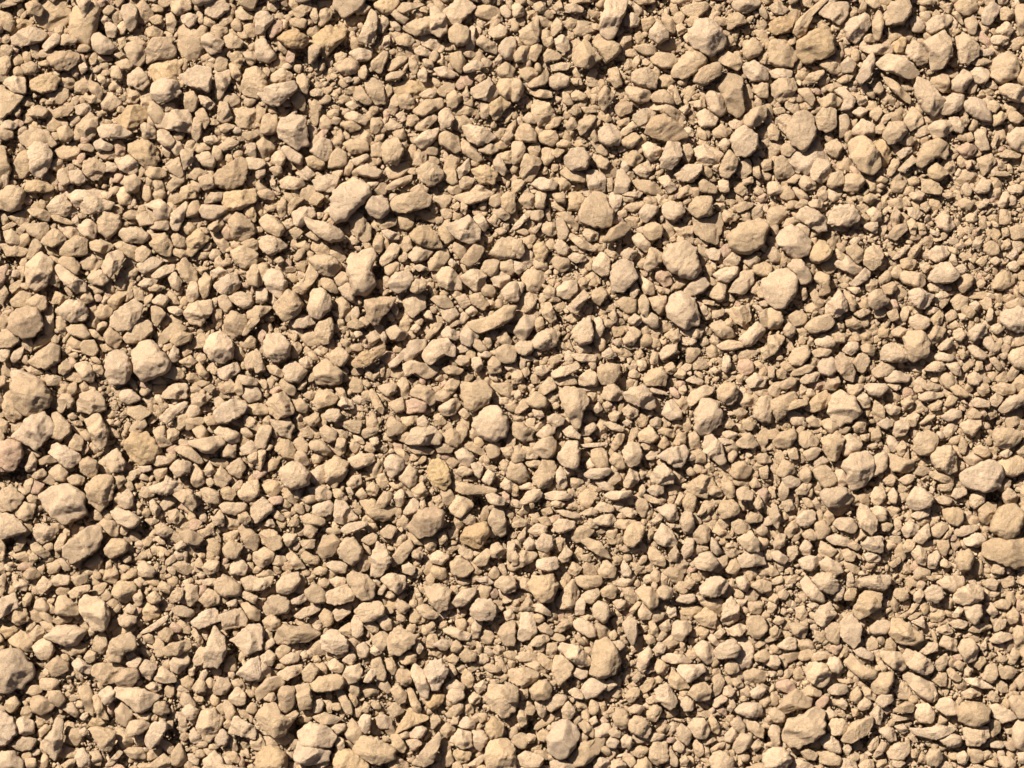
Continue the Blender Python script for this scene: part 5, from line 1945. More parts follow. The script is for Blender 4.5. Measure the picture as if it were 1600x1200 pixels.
P at2 very large pale wedge|755,360 775,260 830,265 960,370 960,400 890,430 810,420
P rl1|630,330 680,280 740,275 770,310 740,360 660,365
P at1 long thin|810,250 870,220 930,160 950,170 890,240 840,260
P rt0|765,130 790,115 830,190 800,230 770,190
P rt1|875,260 910,230 960,230 930,260 890,275
P al1|890,285 970,250 980,330 940,310
P rt1|730,470 740,400 770,385 800,430 790,480
P fl2 large flat pointed|450,280 520,240 580,310 570,400 530,450 450,380
P rt1 large|355,340 390,295 450,300 445,380 440,430 370,400
P al1 large|285,250 320,190 390,160 430,240 350,320 300,290
P rl1|240,180 290,165 320,185 290,220
P rt1|135,310 180,290 250,330 230,395 160,370
P rl1|60,440 130,380 180,400 175,460 110,465
P rt1|30,290 60,250 110,270 80,310
P rt1|10,340 50,310 80,350 60,390 20,380
P rt0|75,230 100,200 140,230 130,270
P rt1|60,110 100,80 135,110 110,150 75,140
P rt1|0,150 40,110 75,140 60,180
P rl1|0,170 30,150 60,190 30,230 0,230
P rt0|90,20 130,-10 200,0 170,50 110,50
P rt0|430,490 470,430 520,460 490,520
P rl1|530,460 580,440 660,490 650,530 560,500
P rl1|365,560 390,505 440,510 470,570 440,610 390,600
P rl2 large round flat-topped|230,590 260,540 350,540 385,600 370,670 320,695 250,650
P rt0|265,510 300,475 410,480 390,520 290,540
P rt1 large|475,540 530,495 580,550 610,560 680,590 670,640 580,640 530,600
P rl1 large|700,500 720,470 830,480 860,560 840,595 770,575
P rl2 very large oval|840,500 870,460 950,480 1025,550 1020,600 970,615 880,570
P rl1 very large broad|850,640 880,600 1030,670 1050,720 1030,790 960,760 900,700
P rt1 large block|650,680 690,610 785,600 780,660 740,740 670,730
P rt1|665,500 690,510 740,570 720,610 690,560
P rt0|800,700 850,660 910,740 900,780 820,770
P rl1 large pale|-20,550 0,500 60,500 80,550 50,585
P rl0|70,490 110,490 110,550 80,550
P rl0|0,600 60,600 60,630 20,640
P rt0|160,600 210,570 240,640 220,680 170,650
P rt0|410,630 520,640 545,660 500,680 440,660
P rl1|375,710 420,670 490,680 500,720 450,745 390,735
P rt1|515,730 560,690 585,740 570,800 520,780
P rt1|205,720 260,685 330,720 330,755 230,745
P rt1 large sandy|65,830 100,760 180,710 270,770 260,820 180,830 110,860
P rt0|0,740 50,720 80,770 50,820 0,800
P rt1|0,850 40,820 105,860 100,910 40,915
P al2 huge four-cornered|80,990 120,890 200,870 290,815 345,840 350,970 290,1010 200,1065 130,1060
P rl1|345,850 390,830 435,870 400,890 370,895
P fl2 round flat-topped|370,940 400,890 470,890 500,940 470,990 400,990
P rt0|400,780 440,750 500,790 470,840
P rt0|430,870 470,840 510,890 490,900
P rl1|430,800 460,760 500,800 480,840
P rl1|560,810 600,755 645,790 630,830 580,840
P rt2 very large crescent|455,1020 520,920 600,890 640,880 650,930 610,990 520,1040
P rl1|670,790 710,730 770,740 785,780 720,825
P al1|640,860 690,800 725,850 700,930 650,910
P rg2 dark flat|780,835 860,780 910,800 900,850 800,850
P ft1|770,860 860,880 870,900 790,910
P rl1 large|915,870 930,810 1000,800 1045,860 1030,920 950,915
P rl2 large|1040,820 1080,770 1130,760 1190,810 1180,860 1110,870
P rt2 very large rounded rectangular|1180,840 1220,790 1310,790 1385,830 1370,910 1290,940 1200,910
P rl1|1390,820 1430,800 1530,850 1550,890 1460,920 1400,870
P rt1 very large|1500,780 1530,750 1620,750 1620,880 1560,880
P al2 very large squarish|1215,950 1300,935 1370,940 1380,1010 1310,1060 1240,1055
P rt1|1370,960 1390,900 1450,910 1455,970 1400,1010
P rl1 very large|1525,960 1560,900 1620,890 1620,1100 1540,1060
P rl2 long large crescent|885,930 940,960 1050,930 1165,950 1120,990 1040,1020 920,990
P rt0|1140,900 1190,870 1220,930 1200,960
P rl2|1065,1020 1130,980 1200,1000 1195,1060 1130,1070
P rl1|690,970 740,940 790,960 805,1030 760,1035
P rl1|790,940 850,925 880,970 840,990
P rl1|0,990 20,930 70,940 75,1040 50,1060
P rl2 large smooth|-40,1130 10,1070 100,1070 145,1140 100,1200 -20,1200
P rt1|200,1090 250,1080 310,1110 290,1150 230,1140
P rt1|315,1110 380,1090 460,1140 440,1190 330,1170
P rl1 large|330,1000 390,985 450,1050 450,1110 380,1090 330,1050
P rt0|260,1050 330,1010 330,1080 290,1090
P rl1|465,1080 500,1040 525,1080 500,1130
P al1|150,1160 190,1140 280,1180 270,1220 150,1210
P al1 large|430,1200 460,1140 540,1140 560,1220 440,1230
P rt1|625,1050 650,1005 695,1010 690,1070 640,1100
P rt1|660,1120 710,1040 745,1050 720,1110 670,1140
P rl1 large|750,1100 800,1050 880,1040 890,1100 840,1150 760,1140
P rl1|780,1150 830,1130 860,1170 820,1200 780,1190
P rt1|890,1090 930,1080 940,1130 900,1140
P rt1|570,1180 600,1150 660,1150 660,1210 580,1210
P rt0|660,1160 740,1150 760,1200 680,1210
P rt2 large|985,1130 1010,1080 1070,1080 1090,1140 1060,1180 1000,1180
P rl1|1060,1170 1110,1155 1160,1190 1140,1220 1060,1220
P rl1|1180,1120 1220,1090 1260,1130 1230,1180 1190,1170
P rt1|1310,1110 1380,1090 1410,1130 1360,1150 1320,1140
P rl1|1390,1050 1440,1030 1480,1060 1460,1080 1400,1075
P rl1|1440,1130 1520,1130 1550,1170 1530,1210 1470,1200
P rt1|1350,1180 1390,1150 1440,1160 1430,1200
P rl1|1560,1110 1610,1100 1620,1170 1570,1170
P rt1|1480,960 1530,950 1520,990 1490,985
P rl1|1020,720 1060,730 1060,770 1030,790
P rt1|985,0 1030,0 1030,30 1000,20
P rt0|1100,700 1140,720 1120,770 1090,750
P rt0|370,730 400,750 370,780 340,760
P rt1|520,830 560,830 565,870 530,880
P rt0|1340,500 1400,480 1410,510 1370,530
P rt0|1540,660 1600,600 1620,660 1580,720
"""

# ---------------------------------------------------------------- materials
def stone_material(name, grain=1.0):
    m = bpy.data.materials.new(name); m.use_nodes = True
    t = m.node_tree; N = t.nodes; L = t.links
    b = N["Principled BSDF"]
    b.inputs["Roughness"].default_value = 0.93
    b.inputs["Specular IOR Level"].default_value = 0.18
    geo = N.new("ShaderNodeNewGeometry")
    att = N.new("ShaderNodeAttribute"); att.attribute_name = "tone"
    def noise(scale, detail, rough=0.6):
        n = N.new("ShaderNodeTexNoise"); n.inputs["Scale"].default_value = scale
        n.inputs["Detail"].default_value = detail; n.inputs["Roughness"].default_value = rough
        L.new(geo.outputs["Position"], n.inputs["Vector"]); return n
    def mapr(src, a, b_, c, d):
        r = N.new("ShaderNodeMapRange"); L.new(src, r.inputs[0])
        for i, v in zip((1, 2, 3, 4), (a, b_, c, d)): r.inputs[i].default_value = v
        return r.outputs[0]
    blotch = noise(90, 4)                     # soft stains a few cm across
    patch = noise(260, 4, 0.65)               # dusting on single stones
    grit = noise(1000, 4, 0.85)               # sand grain
    # value variation
    v1 = mapr(blotch.outputs["Fac"], 0.3, 0.7, 0.94, 1.06)
    v2 = mapr(patch.outputs["Fac"], 0.3, 0.7, 0.90, 1.10)
    v3 = mapr(grit.outputs["Fac"], 0.32, 0.68, 0.70, 1.27)
    def mul(a, b_):
        k = N.new("ShaderNodeMath"); k.operation = 'MULTIPLY'; L.new(a, k.inputs[0]); L.new(b_, k.inputs[1]); return k.outputs[0]
    v = mul(mul(v1, v2), v3)
    sc = N.new("ShaderNodeVectorMath"); sc.operation = 'SCALE'
    L.new(att.outputs["Color"], sc.inputs[0]); L.new(v, sc.inputs["Scale"])
    # ochre dust in patches
    dust = N.new("ShaderNodeMix"); dust.data_type = 'RGBA'; dust.blend_type = 'MULTIPLY'
    f = mapr(noise(170, 5, 0.7).outputs["Fac"], 0.52, 0.68, 0.0, 0.4)
    L.new(f, dust.inputs["Factor"]); L.new(sc.outputs[0], dust.inputs["A"])
    dust.inputs["B"].default_value = (1.0, 0.94, 0.84, 1)
    L.new(dust.outputs["Result"], b.inputs["Base Color"])
    # relief: grain and small pits
    b1 = N.new("ShaderNodeBump"); b1.inputs["Strength"].default_value = 0.75 * grain; b1.inputs["Distance"].default_value = 0.0026
    L.new(grit.outputs["Fac"], b1.inputs["Height"])
    b2 = N.new("ShaderNodeBump"); b2.inputs["Strength"].default_value = 0.7; b2.inputs["Distance"].default_value = 0.0018
    L.new(noise(420, 5, 0.6).outputs["Fac"], b2.inputs["Height"])
    L.new(b2.outputs["Normal"], b1.inputs["Normal"])
    L.new(b1.outputs["Normal"], b.inputs["Normal"])
    return m

M_STONE = stone_material("limestone")
M_SAND = stone_material("sandy_dust", 1.4)

TONES = {'l': (0.440, 0.318, 0.203), 't': (0.396, 0.281, 0.170), 'y': (0.404, 0.281, 0.159), 'g': (0.362, 0.253, 0.153), 'p': (0.400, 0.268, 0.177), 'Y': (0.44, 0.306, 0.156), 'O': (0.365, 0.244, 0.130)}  # 'g': tan with shade painted in, for faces turned from the sun
rng = np.random.default_rng(7)

# ---------------------------------------------------------------- one stone from an outline
def chaikin(P, q, it):
    for _ in range(it):
        Q = np.roll(P, -1, 0)
        P = np.stack([P * (1 - q) + Q * q, P * q + Q * (1 - q)], 1).reshape(-1, 2)
    return P

def radial(P, c, n):
    """distance from c to the outline at n angles"""
    ang = np.arange(n) * 2 * math.pi / n
    d = np.stack([np.cos(ang), np.sin(ang)], 1)
    A = P - c; B = np.roll(P, -1, 0) - c; E = B - A
    den = d[:, None, 0] * E[None, :, 1] - d[:, None, 1] * E[None, :, 0]
    den = np.where(np.abs(den) < 1e-9, 1e-9, den)
    t = (A[None, :, 0] * E[None, :, 1] - A[None, :, 1] * E[None, :, 0]) / den
    u = (A[None, :, 0] * d[:, None, 1] - A[None, :, 1] * d[:, None, 0]) / den
    t = np.where((u >= -1e-6) & (u <= 1 + 1e-6) & (t > 0), t, 0)
    r = t.max(1)
    r[r <= 0] = np.median(r[r > 0]) if (r > 0).any() else 1
    return ang, r

def poly_area(P):
    x, y = P[:, 0], P[:, 1]
    return 0.5 * np.sum(x * np.roll(y, -1) - np.roll(x, -1) * y)

def centroid(P):
    x, y = P[:, 0], P[:, 1]; x1, y1 = np.roll(x, -1), np.roll(y, -1)
    k = x * y1 - x1 * y; a = k.sum() / 2
    return np.array([((x + x1) * k).sum() / (6 * a), ((y + y1) * k).sum() / (6 * a)])

_topo = {}
def topo(n, mt, mb):
    """faces of a closed stone: top pole, mt rings down to the rim, mb rings under it, bottom pole"""
    key = (n, mt, mb)
    if key not in _topo:
        R = mt + mb; q = []; i = np.arange(n); j = (i + 1) % n
        for r in range(R - 1):
            a = 1 + r * n
            q.append(np.stack([a + i, a + n + i, a + n + j, a + j], 1))
        quads = np.concatenate(q)
        bot = 1 + R * n
        tris = np.concatenate([np.stack([0 * i, 1 + i, 1 + j], 1), np.stack([0 * i + bot, 1 + (R - 1) * n + j, 1 + (R - 1) * n + i], 1)])
        _topo[key] = (quads, tris)
    return _topo[key]

def waves(X, k0, k1, cnt, rg, ridged=False):
    k = np.exp(rg.uniform(math.log(k0), math.log(k1), cnt))
    d = rg.normal(size=(cnt, 3)); d /= np.linalg.norm(d, axis=1)[:, None]
    ph = rg.uniform(0, 6.283, cnt)
    a = (k0 / k) ** 0.9
    W_ = np.sin(X @ (d * k[:, None]).T + ph)
    if ridged: W_ = np.where(np.arange(cnt) % 2 == 0, 1.2 - 2.2 * np.abs(W_), W_)
    return (W_ * a).sum(1) / math.sqrt(cnt) * 1.2

def make_stone(P, form, tone, n, mt, mb, rg, hk=1.0):
    """verts (outline units, rim at z = 0) for outline P (x right, y up)"""
    c = centroid(P)
    P = (P - c) * ((1.12 if form == 'r' else 1.09) + (0.03 if n < 60 else 0)) + c
    Q = chaikin(chaikin(P, 0.12 if form == 'r' else 0.06, 1), 0.18 if form == 'r' else 0.12, 1)
    lo = Q.min(0); hi = Q.max(0)
    area = abs(poly_area(P)); R = math.sqrt(area / math.pi)
    ang, r = radial(Q, c, n)
    if r.min() < 0.55 * R:                              # bent outlines: work from the middle of the widest part
        best = r.min(); c0 = c
        for gx_ in np.linspace(-0.6, 0.6, 7):
            for gy_ in np.linspace(-0.6, 0.6, 7):
                cc_ = c0 + R * np.array([gx_, gy_]); _, r_ = radial(Q, cc_, 24)
                inside = 0
                for (ax_, ay_), (bx_, by_) in zip(Q, np.roll(Q, -1, 0)):
                    if (ay_ > cc_[1]) != (by_ > cc_[1]) and cc_[0] < ax_ + (cc_[1] - ay_) * (bx_ - ax_) / (by_ - ay_): inside ^= 1
                if inside and r_.min() > best: best = r_.min(); c = cc_
        ang, r = radial(Q, c, n)
    r = np.maximum(r, 0.3 * R)
    r = r * 0.985 + 0.0075 * (np.roll(r, 1) + np.roll(r, -1))
    kk = rg.integers(5, 17, 8); r = r * (1 + 0.011 * np.sin(ang[:, None] * kk + rg.uniform(0, 6.28, 8)).sum(1) * (1 if n >= 36 else 0.6))
    minw = min(r.mean(), r.min() * 1.7)
    H = (0.46 * R + 0.44 * minw) * hk * rg.uniform(0.85, 1.15) * (1 if R < 22 else (22 / R) ** 0.35)
    if form == 'f': H *= 0.72
    if form == 'a': H *= 1.05
    Hb = 0.75 * (0.5 * R + 0.45 * minw)
    ut = np.sin(np.pi / 2 * (np.arange(1, mt + 1) / mt)) ** 1.0
    ut = 0.55 * ut + 0.45 * (np.arange(1, mt + 1) / mt)
    ca, sa = np.cos(ang), np.sin(ang)
    x = np.concatenate([[0], (ut[:, None] * (r * ca)[None]).ravel()])
    y = np.concatenate([[0], (ut[:, None] * (r * sa)[None]).ravel()])
    u = np.concatenate([[0], np.repeat(ut, n)])
    p, q = {'r': (rg.uniform(2.4, 3.2), rg.uniform(2.0, 2.5)), 'a': (3.2, 2.5), 'f': (4.5, 3.0)}[form]
    z = H * (1 - np.minimum(u, 1) ** p) ** (1 / q)
    npl = {'r': rg.integers(4, 8), 'a': rg.integers(6, 10), 'f': rg.integers(5, 8)}[form]
    sharp = {'r': 17.0, 'a': 32.0, 'f': 34.0}[form] / H
    terms = [z]
    a0 = rg.uniform(0, 6.283)
    for i in range(npl):
        th = a0 + i * 6.283 / npl + rg.normal() * 0.45
        sl = {'r': rg.uniform(0.3, 1.3), 'a': rg.uniform(0.35, 1.5), 'f': rg.uniform(0.5, 1.8)}[form]
        ofs = {'r': rg.uniform(0.95, 1.4), 'a': rg.uniform(0.9, 1.35), 'f': rg.uniform(1.0, 1.5)}[form]
        terms.append(H * ofs - sl * H / R * (x * math.cos(th) + y * math.sin(th)))
    if form == 'f' or rg.random() < 0.35:
        th = rg.uniform(0, 6.283); sl = rg.uniform(0.02, 0.28)
        terms.append(H * rg.uniform(0.62, 0.8) - sl * H / R * (x * math.cos(th) + y * math.sin(th)))
    # the broad face leans: 'g' stones away from the sun, 'l' ones towards it, the others anywhere
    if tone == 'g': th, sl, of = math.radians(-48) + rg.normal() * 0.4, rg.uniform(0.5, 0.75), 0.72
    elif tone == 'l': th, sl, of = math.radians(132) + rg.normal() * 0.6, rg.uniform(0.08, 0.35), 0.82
    else: th, sl, of = rg.uniform(0, 6.283), rg.uniform(0.1, 0.6), 0.78
    if form != 'r' or tone == 'g' or rg.random() < 0.75:
        terms.append(H * of - sl * H / R * (x * math.cos(th) + y * math.sin(th)))
    T = np.stack(terms)
    mn = T.min(0)
    zz = mn - np.log(np.exp(-np.clip((T - mn) * sharp, 0, 40)).sum(0)) / sharp
    zz += np.log(2) / sharp * 0.5
    zz = np.maximum(zz, 0.30 * z)
    # under side
    ub = np.cos(np.pi / 2 * (np.arange(1, mb + 1) / (mb + 1)))
    zb = -Hb * np.sqrt(1 - ub ** 2)
    xb = (ub[:, None] * (r * ca)[None]).ravel(); yb = (ub[:, None] * (r * sa)[None]).ravel()
    X = np.stack([np.concatenate([x, xb, [0]]), np.concatenate([y, yb, [0]]), np.concatenate([zz, np.repeat(zb, n), [-Hb]])], 1)
    # wear: low lumps and finer roughness along the direction from the core
    amp = {'r': 0.036, 'a': 0.028, 'f': 0.020}[form]
    rough = 0.027
    if tone == 'y': amp *= 1.5; rough = 0.036
    D = X - np.array([0, 0, -0.1 * H]); Dn = D / (np.linalg.norm(D, axis=1)[:, None] + 1e-9)
    Y = X / R + rg.uniform(-50, 50, 3)
    k1 = max(9.0, min(26, n / 5.0))
    w = amp * waves(Y, 2.0, 6.0, 9, rg, form == 'a' or tone == 'y')
    if n >= 28: w = w + rough * waves(Y, 7.0, k1, 20, rg, True)
    if form != 'f' and n >= 40 and rg.random() < 0.4:      # a chipped hollow
        th = rg.uniform(0, 6.283); rr = rg.uniform(0.3, 0.8)
        q0 = np.array([math.cos(th) * rr * R, math.sin(th) * rr * R, H * 0.8])
        w = w - 0.10 * np.exp(-((X - q0) ** 2).sum(1) / (0.22 * R) ** 2)
    X = X + Dn * (w * R)[:, None]
    return X, c, R, H, Hb

def tone_of(tone, rg):
    b = np.array(TONES[tone]); v = 1 + rg.normal() * 0.05; h = rg.normal() * 0.015
    return np.clip(b * v * np.array([1 + h * 0.4, 1.0, 1 - h * 1.2]), 0.05, 0.85)

# ---------------------------------------------------------------- read the outlines
stones = []
ox = oy = 0; sc = 4.0
for ln in DATA.strip().splitlines():
    if ln[0] == 'T':
        _, a, b_, w_ = ln.split(); ox, oy = float(a), float(b_); sc = 1600 / float(w_); continue
    hd, pts = ln.split('|')
    code, _, look = hd[2:].partition(' ')
    P = np.array([[float(v) for v in p.split(',')] for p in pts.split()]) / sc + (ox, oy)
    P = P * (1, -1)
    if poly_area(P) < 0: P = P[::-1]
    if 'yellow egg' in look: paint = 'Y'
    elif 'orange' in look or 'crumbling' in look: paint = 'O'
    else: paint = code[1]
    stones.append(dict(paint=paint, P=P, form=code[0], tone=code[1], lv=int(code[2]), look=look.strip(), A=poly_area(P)))

# ---------------------------------------------------------------- occupancy and height maps of the bed
PADX, PADY = 420, 420
W, Hh = 1600 + 2 * PADX, 1200 + 2 * PADY
FLOOR = -34.0
occ = np.zeros((Hh, W), bool)
hgt = np.full((Hh, W), FLOOR, np.float32)
idm = np.full((Hh, W), -1, np.int32)

def footprint(P, grow=1.0):
    c = centroid(P); Q = (P - c) * grow + c
    x0, y0 = np.floor(Q.min(0)).astype(int); x1, y1 = np.ceil(Q.max(0)).astype(int)
    gx, gy = np.meshgrid(np.arange(x0, x1 + 1), np.arange(y0, y1 + 1))
    ins = np.zeros(gx.shape, bool)
    for (ax, ay), (bx, by) in zip(Q, np.roll(Q, -1, 0)):
        if ay == by: continue
        cross = ((gy >= min(ay, by)) & (gy < max(ay, by)))
        xi = ax + (gy - ay) * (bx - ax) / (by - ay)
        ins ^= cross & (gx < xi)
    col = gx + PADX; row = -gy + PADY
    ok = ins & (col >= 0) & (col < W) & (row >= 0) & (row < Hh)
    return row[ok], col[ok], gx[ok] - c[0], gy[ok] - c[1]

VOIDS = [(160,45),(15,405),(232,488),(432,500),(590,425),(607,540),(15,847),(200,717),(225,822),(700,808),(752,786),(787,842),(842,790),(110,1125),(265,1152),(362,1012),(57,1040),(182,1160),(462,1137),(540,968),(827,1142),(1320,947),(1357,1157),(1200,1152),(1575,1057),(1550,775),(1270,857),(1557,660),(55,520),(590,390),(960,425),(1290,405),(1100,640),(330,560),(62,130),(270,30),(1480,480),(20,740),(1000,260),(1060,560),(640,1040),(1260,990)]
SANDY = [(170,610,38),(215,800,34),(200,660,26),(90,700,26),(60,810,22),(110,1080,32),(225,1130,26),(1500,350,44),(1540,400,40),(1290,400,20),(150,560,24),(500,790,22),(640,120,20),(1010,120,18),(880,440,30),(1120,560,26),(330,1150,30),(1500,640,30)]
_ph = np.random.default_rng(3).uniform(0, 6.28, 8)
def relief(x, y):
    """height of the bed, x right and y down in outline units"""
    x = np.asarray(x, float); y = np.asarray(y, float)
    z = 2.6 * np.sin(x / 61 + y / 97 + _ph[0]) + 2.6 * np.sin(x / 113 - y / 71 + _ph[1]) + 2.0 * np.sin(x / 37 - y / 49 + _ph[2]) + 1.6 * np.sin(y / 31 + x / 41 + _ph[3])
    z = z - 2.0 * (1 - np.clip(x / 1600, 0, 1))
    return z
def pits(x, y):
    x = np.asarray(x, float); y = np.asarray(y, float); z = np.zeros_like(x)
    for a, b_ in VOIDS: z = z - 26 * np.exp(-((x - a) ** 2 + (y - b_) ** 2) / 12.0 ** 2)
    for a, b_, r_ in SANDY: z = z + 7 * np.exp(-((x - a) ** 2 + (y - b_) ** 2) / r_ ** 2)
    return z
order = sorted(range(len(stones)), key=lambda i: (stones[i]['lv'], -stones[i]['A']))
BASE = (-11.0, 0.0, 9.0)
for i in order:
    s = stones[i]
    R = math.sqrt(s['A'] / math.pi)
    rr, cc, dx, dy = footprint(s['P'])
    if len(rr) == 0: s['z'] = 0; continue
    z0 = BASE[s['lv']] + (R - 14) * (-0.22, -0.1, 0.0)[s['lv']]
    cs = centroid(s['P']); z0 = z0 + float(relief(cs[0], -cs[1])) + 0.25 * float(pits(cs[0], -cs[1]))
    under = hgt[rr, cc]
    p = np.percentile(under, 75)
    z = max(z0, min(z0 + 14, p * 0.75 - 1))
    s['z'] = z
    H = 0.8 * R
    dome = z + H * np.sqrt(np.clip(1 - (dx * dx + dy * dy) / (1.6 * R * R), 0, 1))
    hgt[rr, cc] = np.maximum(under, dome)
    occ[rr, cc] = True
    idm[rr, cc] = i
cnt = np.bincount(idm[idm >= 0], minlength=len(stones))
ins = idm[PADY:PADY + 1200, PADX:PADX + 1600]
vis = np.bincount(ins[ins >= 0], minlength=len(stones))
named = sorted(range(len(stones)), key=lambda i: -vis[i])[:300]
print('smallest named', vis[named[-1]])
named_set = set(named)

# ---------------------------------------------------------------- mesh collectors
class Bag:
    def __init__(s): s.v = []; s.q = []; s.t = []; s.c = []; s.n = 0
    def add(s, V, quads, tris, col):
        s.v.append(V.astype(np.float32)); s.c.append(np.tile(np.append(col, 1.0).astype(np.float32), (len(V), 1)))
        if quads is not None: s.q.append(quads + s.n)
        if tris is not None: s.t.append(tris + s.n)
        s.n += len(V)
    def build(s, name, mat):
        V = np.concatenate(s.v); C = np.concatenate(s.c)
        q = np.concatenate(s.q) if s.q else np.zeros((0, 4), int)
        t = np.concatenate(s.t) if s.t else np.zeros((0, 3), int)
        me = bpy.data.meshes.new(name)
        me.vertices.add(len(V)); me.vertices.foreach_set("co", V.ravel())
        loops = np.concatenate([q.ravel(), t.ravel()]).astype(np.int32)
        me.loops.add(len(loops)); me.loops.foreach_set("vertex_index", loops)
        me.polygons.add(len(q) + len(t))
        st = np.concatenate([np.arange(len(q)) * 4, len(q) * 4 + np.arange(len(t)) * 3]).astype(np.int32)
        me.polygons.foreach_set("loop_start", st)
        me.polygons.foreach_set("use_smooth", np.ones(len(st), bool))
        me.update(calc_edges=True)
        a = me.color_attributes.new("tone", 'FLOAT_COLOR', 'POINT'); a.data.foreach_set("color", C.ravel())
        me.materials.append(mat)
        o = bpy.data.objects.new(name, me); scene.collection.objects.link(o)
        return o

def to_world(X, c, z):
    """outline units -> metres; the photo's corner is outline (0, 0)"""
    out = X.copy(); out[:, 0] += c[0] - 800; out[:, 1] += c[1] + 600; out[:, 2] += z
    return out * S

# ---------------------------------------------------------------- labels for the 300 large stones
COL = {'l': 'pale cream', 't': 'tan', 'y': 'yellowish', 'g': 'shaded tan', 'p': 'pinkish'}
COLS = {'l': 'pale', 't': 'tan', 'y': 'yellowish', 'g': 'brown', 'p': 'pinkish'}
HW = ['far left', 'left', 'centre left', 'centre', 'centre right', 'right', 'far right']
VW = ['top edge', 'near top', 'a third down', 'halfway down', 'two thirds down', 'near bottom', 'bottom edge']
def band(f, cuts): return sum(f > k for k in cuts)
def parts_of(s):
    P = s['P']; c = centroid(P); d = P - c
    w, v = np.linalg.eigh(d.T @ d); asp = math.sqrt(w[1] / max(w[0], 1e-6))
    ax = v[:, 1]; a = math.degrees(math.atan2(ax[1], ax[0])) % 180
    lean = '' if asp < 1.3 else ('crosswise' if a < 22 or a > 158 else 'slanting up right' if a < 68 else 'upright' if a < 112 else 'slanting down right')
    body = {'r': 'rounded', 'a': 'angular', 'f': 'flat-faced'}[s['form']]
    if s['form'] == 'r' and asp > 1.35: body = 'oval'
    D = 2 * math.sqrt(s['A'] / math.pi)
    size = 'very large' if D > 64 else 'large' if D > 52 else 'fairly large' if D > 44 else 'medium-sized'
    look = s['look']
    for w_ in ('very large', 'large', 'huge', 'big', 'upright', 'long', 'pale'):
        look = ' '.join(x for x in (' ' + look + ' ').replace(' ' + w_ + ' ', ' ').split())
    lw = look.split()
    col = COLS[s['tone']] if len(lw) > 1 else COL[s['tone']]
    if any(k in look for k in ('orange', 'yellow', 'dark', 'pink', 'grey')): col = ''
    if any(k in look for k in ('round', 'disc', 'oval', 'oblong', 'angular', 'egg', 'flat', 'block', 'sided', 'cornered', 'wedge', 'pentagonal', 'square', 'faceted', 'triangular', 'boulder', 'pointed', 'leaf', 'pear', 'domed', 'bar-')): body = ''
    if asp > 2.0: body = ('long ' + body).strip()
    short = (lw[0] if lw and '-' in lw[0] or (lw and lw[0] in ('notched', 'pitted', 'knobbly', 'lumpy', 'sandy', 'crumbly', 'ridged', 'horned', 'cracked', 'faceted')) else COLS[s['tone']]) + ' ' + {'r': 'rounded', 'a': 'angular', 'f': 'flat'}[s['form']]
    return dict(c=c, size=size, col=col, look=look, body=body, lean=lean, short=short,
                reg=VW[band(-c[1] / 1200, (.07, .25, .42, .58, .75, .93))] + ', ' + HW[band(c[0] / 1600, (.1, .27, .43, .57, .73, .9))])
info = {i: parts_of(stones[i]) for i in named}
def compass(v):
    a = math.degrees(math.atan2(v[1], v[0])) % 360
    return ['right of', 'above right of', 'above', 'above left of', 'left of', 'below left of', 'below', 'below right of'][int((a + 22.5) // 45) % 8]
SZ = {'very large': 3, 'large': 2, 'fairly large': 1, 'medium-sized': 0}
labels = {}
def candidates(i):
    p = info[i]
    near = sorted((j for j in named if j != i), key=lambda j: np.hypot(*(info[j]['c'] - p['c'])) - 12 * SZ.get(info[j]['size'], 0))[:7]
    for nb in [None] + near:
        for with_lean in (0, 1):
            if with_lean and not p['lean']: continue
            w = [p['size'].replace('medium-sized', 'medium'), p['col'], p['look'], p['body'], 'stone', p['lean'] if with_lean else '']
            if nb is not None:
                w += [compass(p['c'] - info[nb]['c']) + ' the', info[nb]['short'], 'one,']
            w += ['at' if nb is None else '', p['reg']]
            t = ' '.join(' '.join(w).split())
            if len(t.split()) <= 16: yield t.replace('stone at ', 'stone, '), nb
used_labels = set()
for i in named:
    got = None; opts = list(candidates(i))
    opts = [o_ for o_ in opts if o_[1] is not None] + [o_ for o_ in opts if o_[1] is None]
    if not opts:
        info[i]['size'] = ''; opts = list(candidates(i))
    for t, nb in opts:
        if t not in used_labels: got = t; break
    labels[i] = got or opts[0][0]; used_labels.add(labels[i])

# ---------------------------------------------------------------- build the large stones
seen = {}
for i in named:
    s = stones[i]
    rg = np.random.default_rng(1000 + i)
    X, c, R, H, Hb = make_stone(s['P'], s['form'], s['tone'], 84, 20, 6, rg)
    bag = Bag(); q, t = topo(84, 20, 6)
    X[:, 2] += Hb                                   # origin at the stone's base
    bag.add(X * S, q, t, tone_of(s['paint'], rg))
    o = bag.build("stone", M_STONE)
    o.location = ((c[0] - 800) * S, (c[1] + 600) * S, (s['z'] - Hb) * S)
    lab = labels[i]
    o['label'] = lab; o['category'] = 'stone'; o['group'] = 'large stones lying in the gravel'
    seen.setdefault(lab, []).append(i)
print("labels repeated:", [k for k, v in seen.items() if len(v) > 1])

# ---------------------------------------------------------------- the rest of the gravel: one uncountable mass
gravel = Bag()
for i in range(len(stones)):
    if i in named_set: continue
    s = stones[i]; rg = np.random.default_rng(1000 + i)
    X, c, R, H, Hb = make_stone(s['P'], s['form'], s['tone'], 44, 11, 4, rg)
    q, t = topo(44, 11, 4)
    gravel.add(to_world(X, c, s['z']), q, t, tone_of(s['paint'], rg))

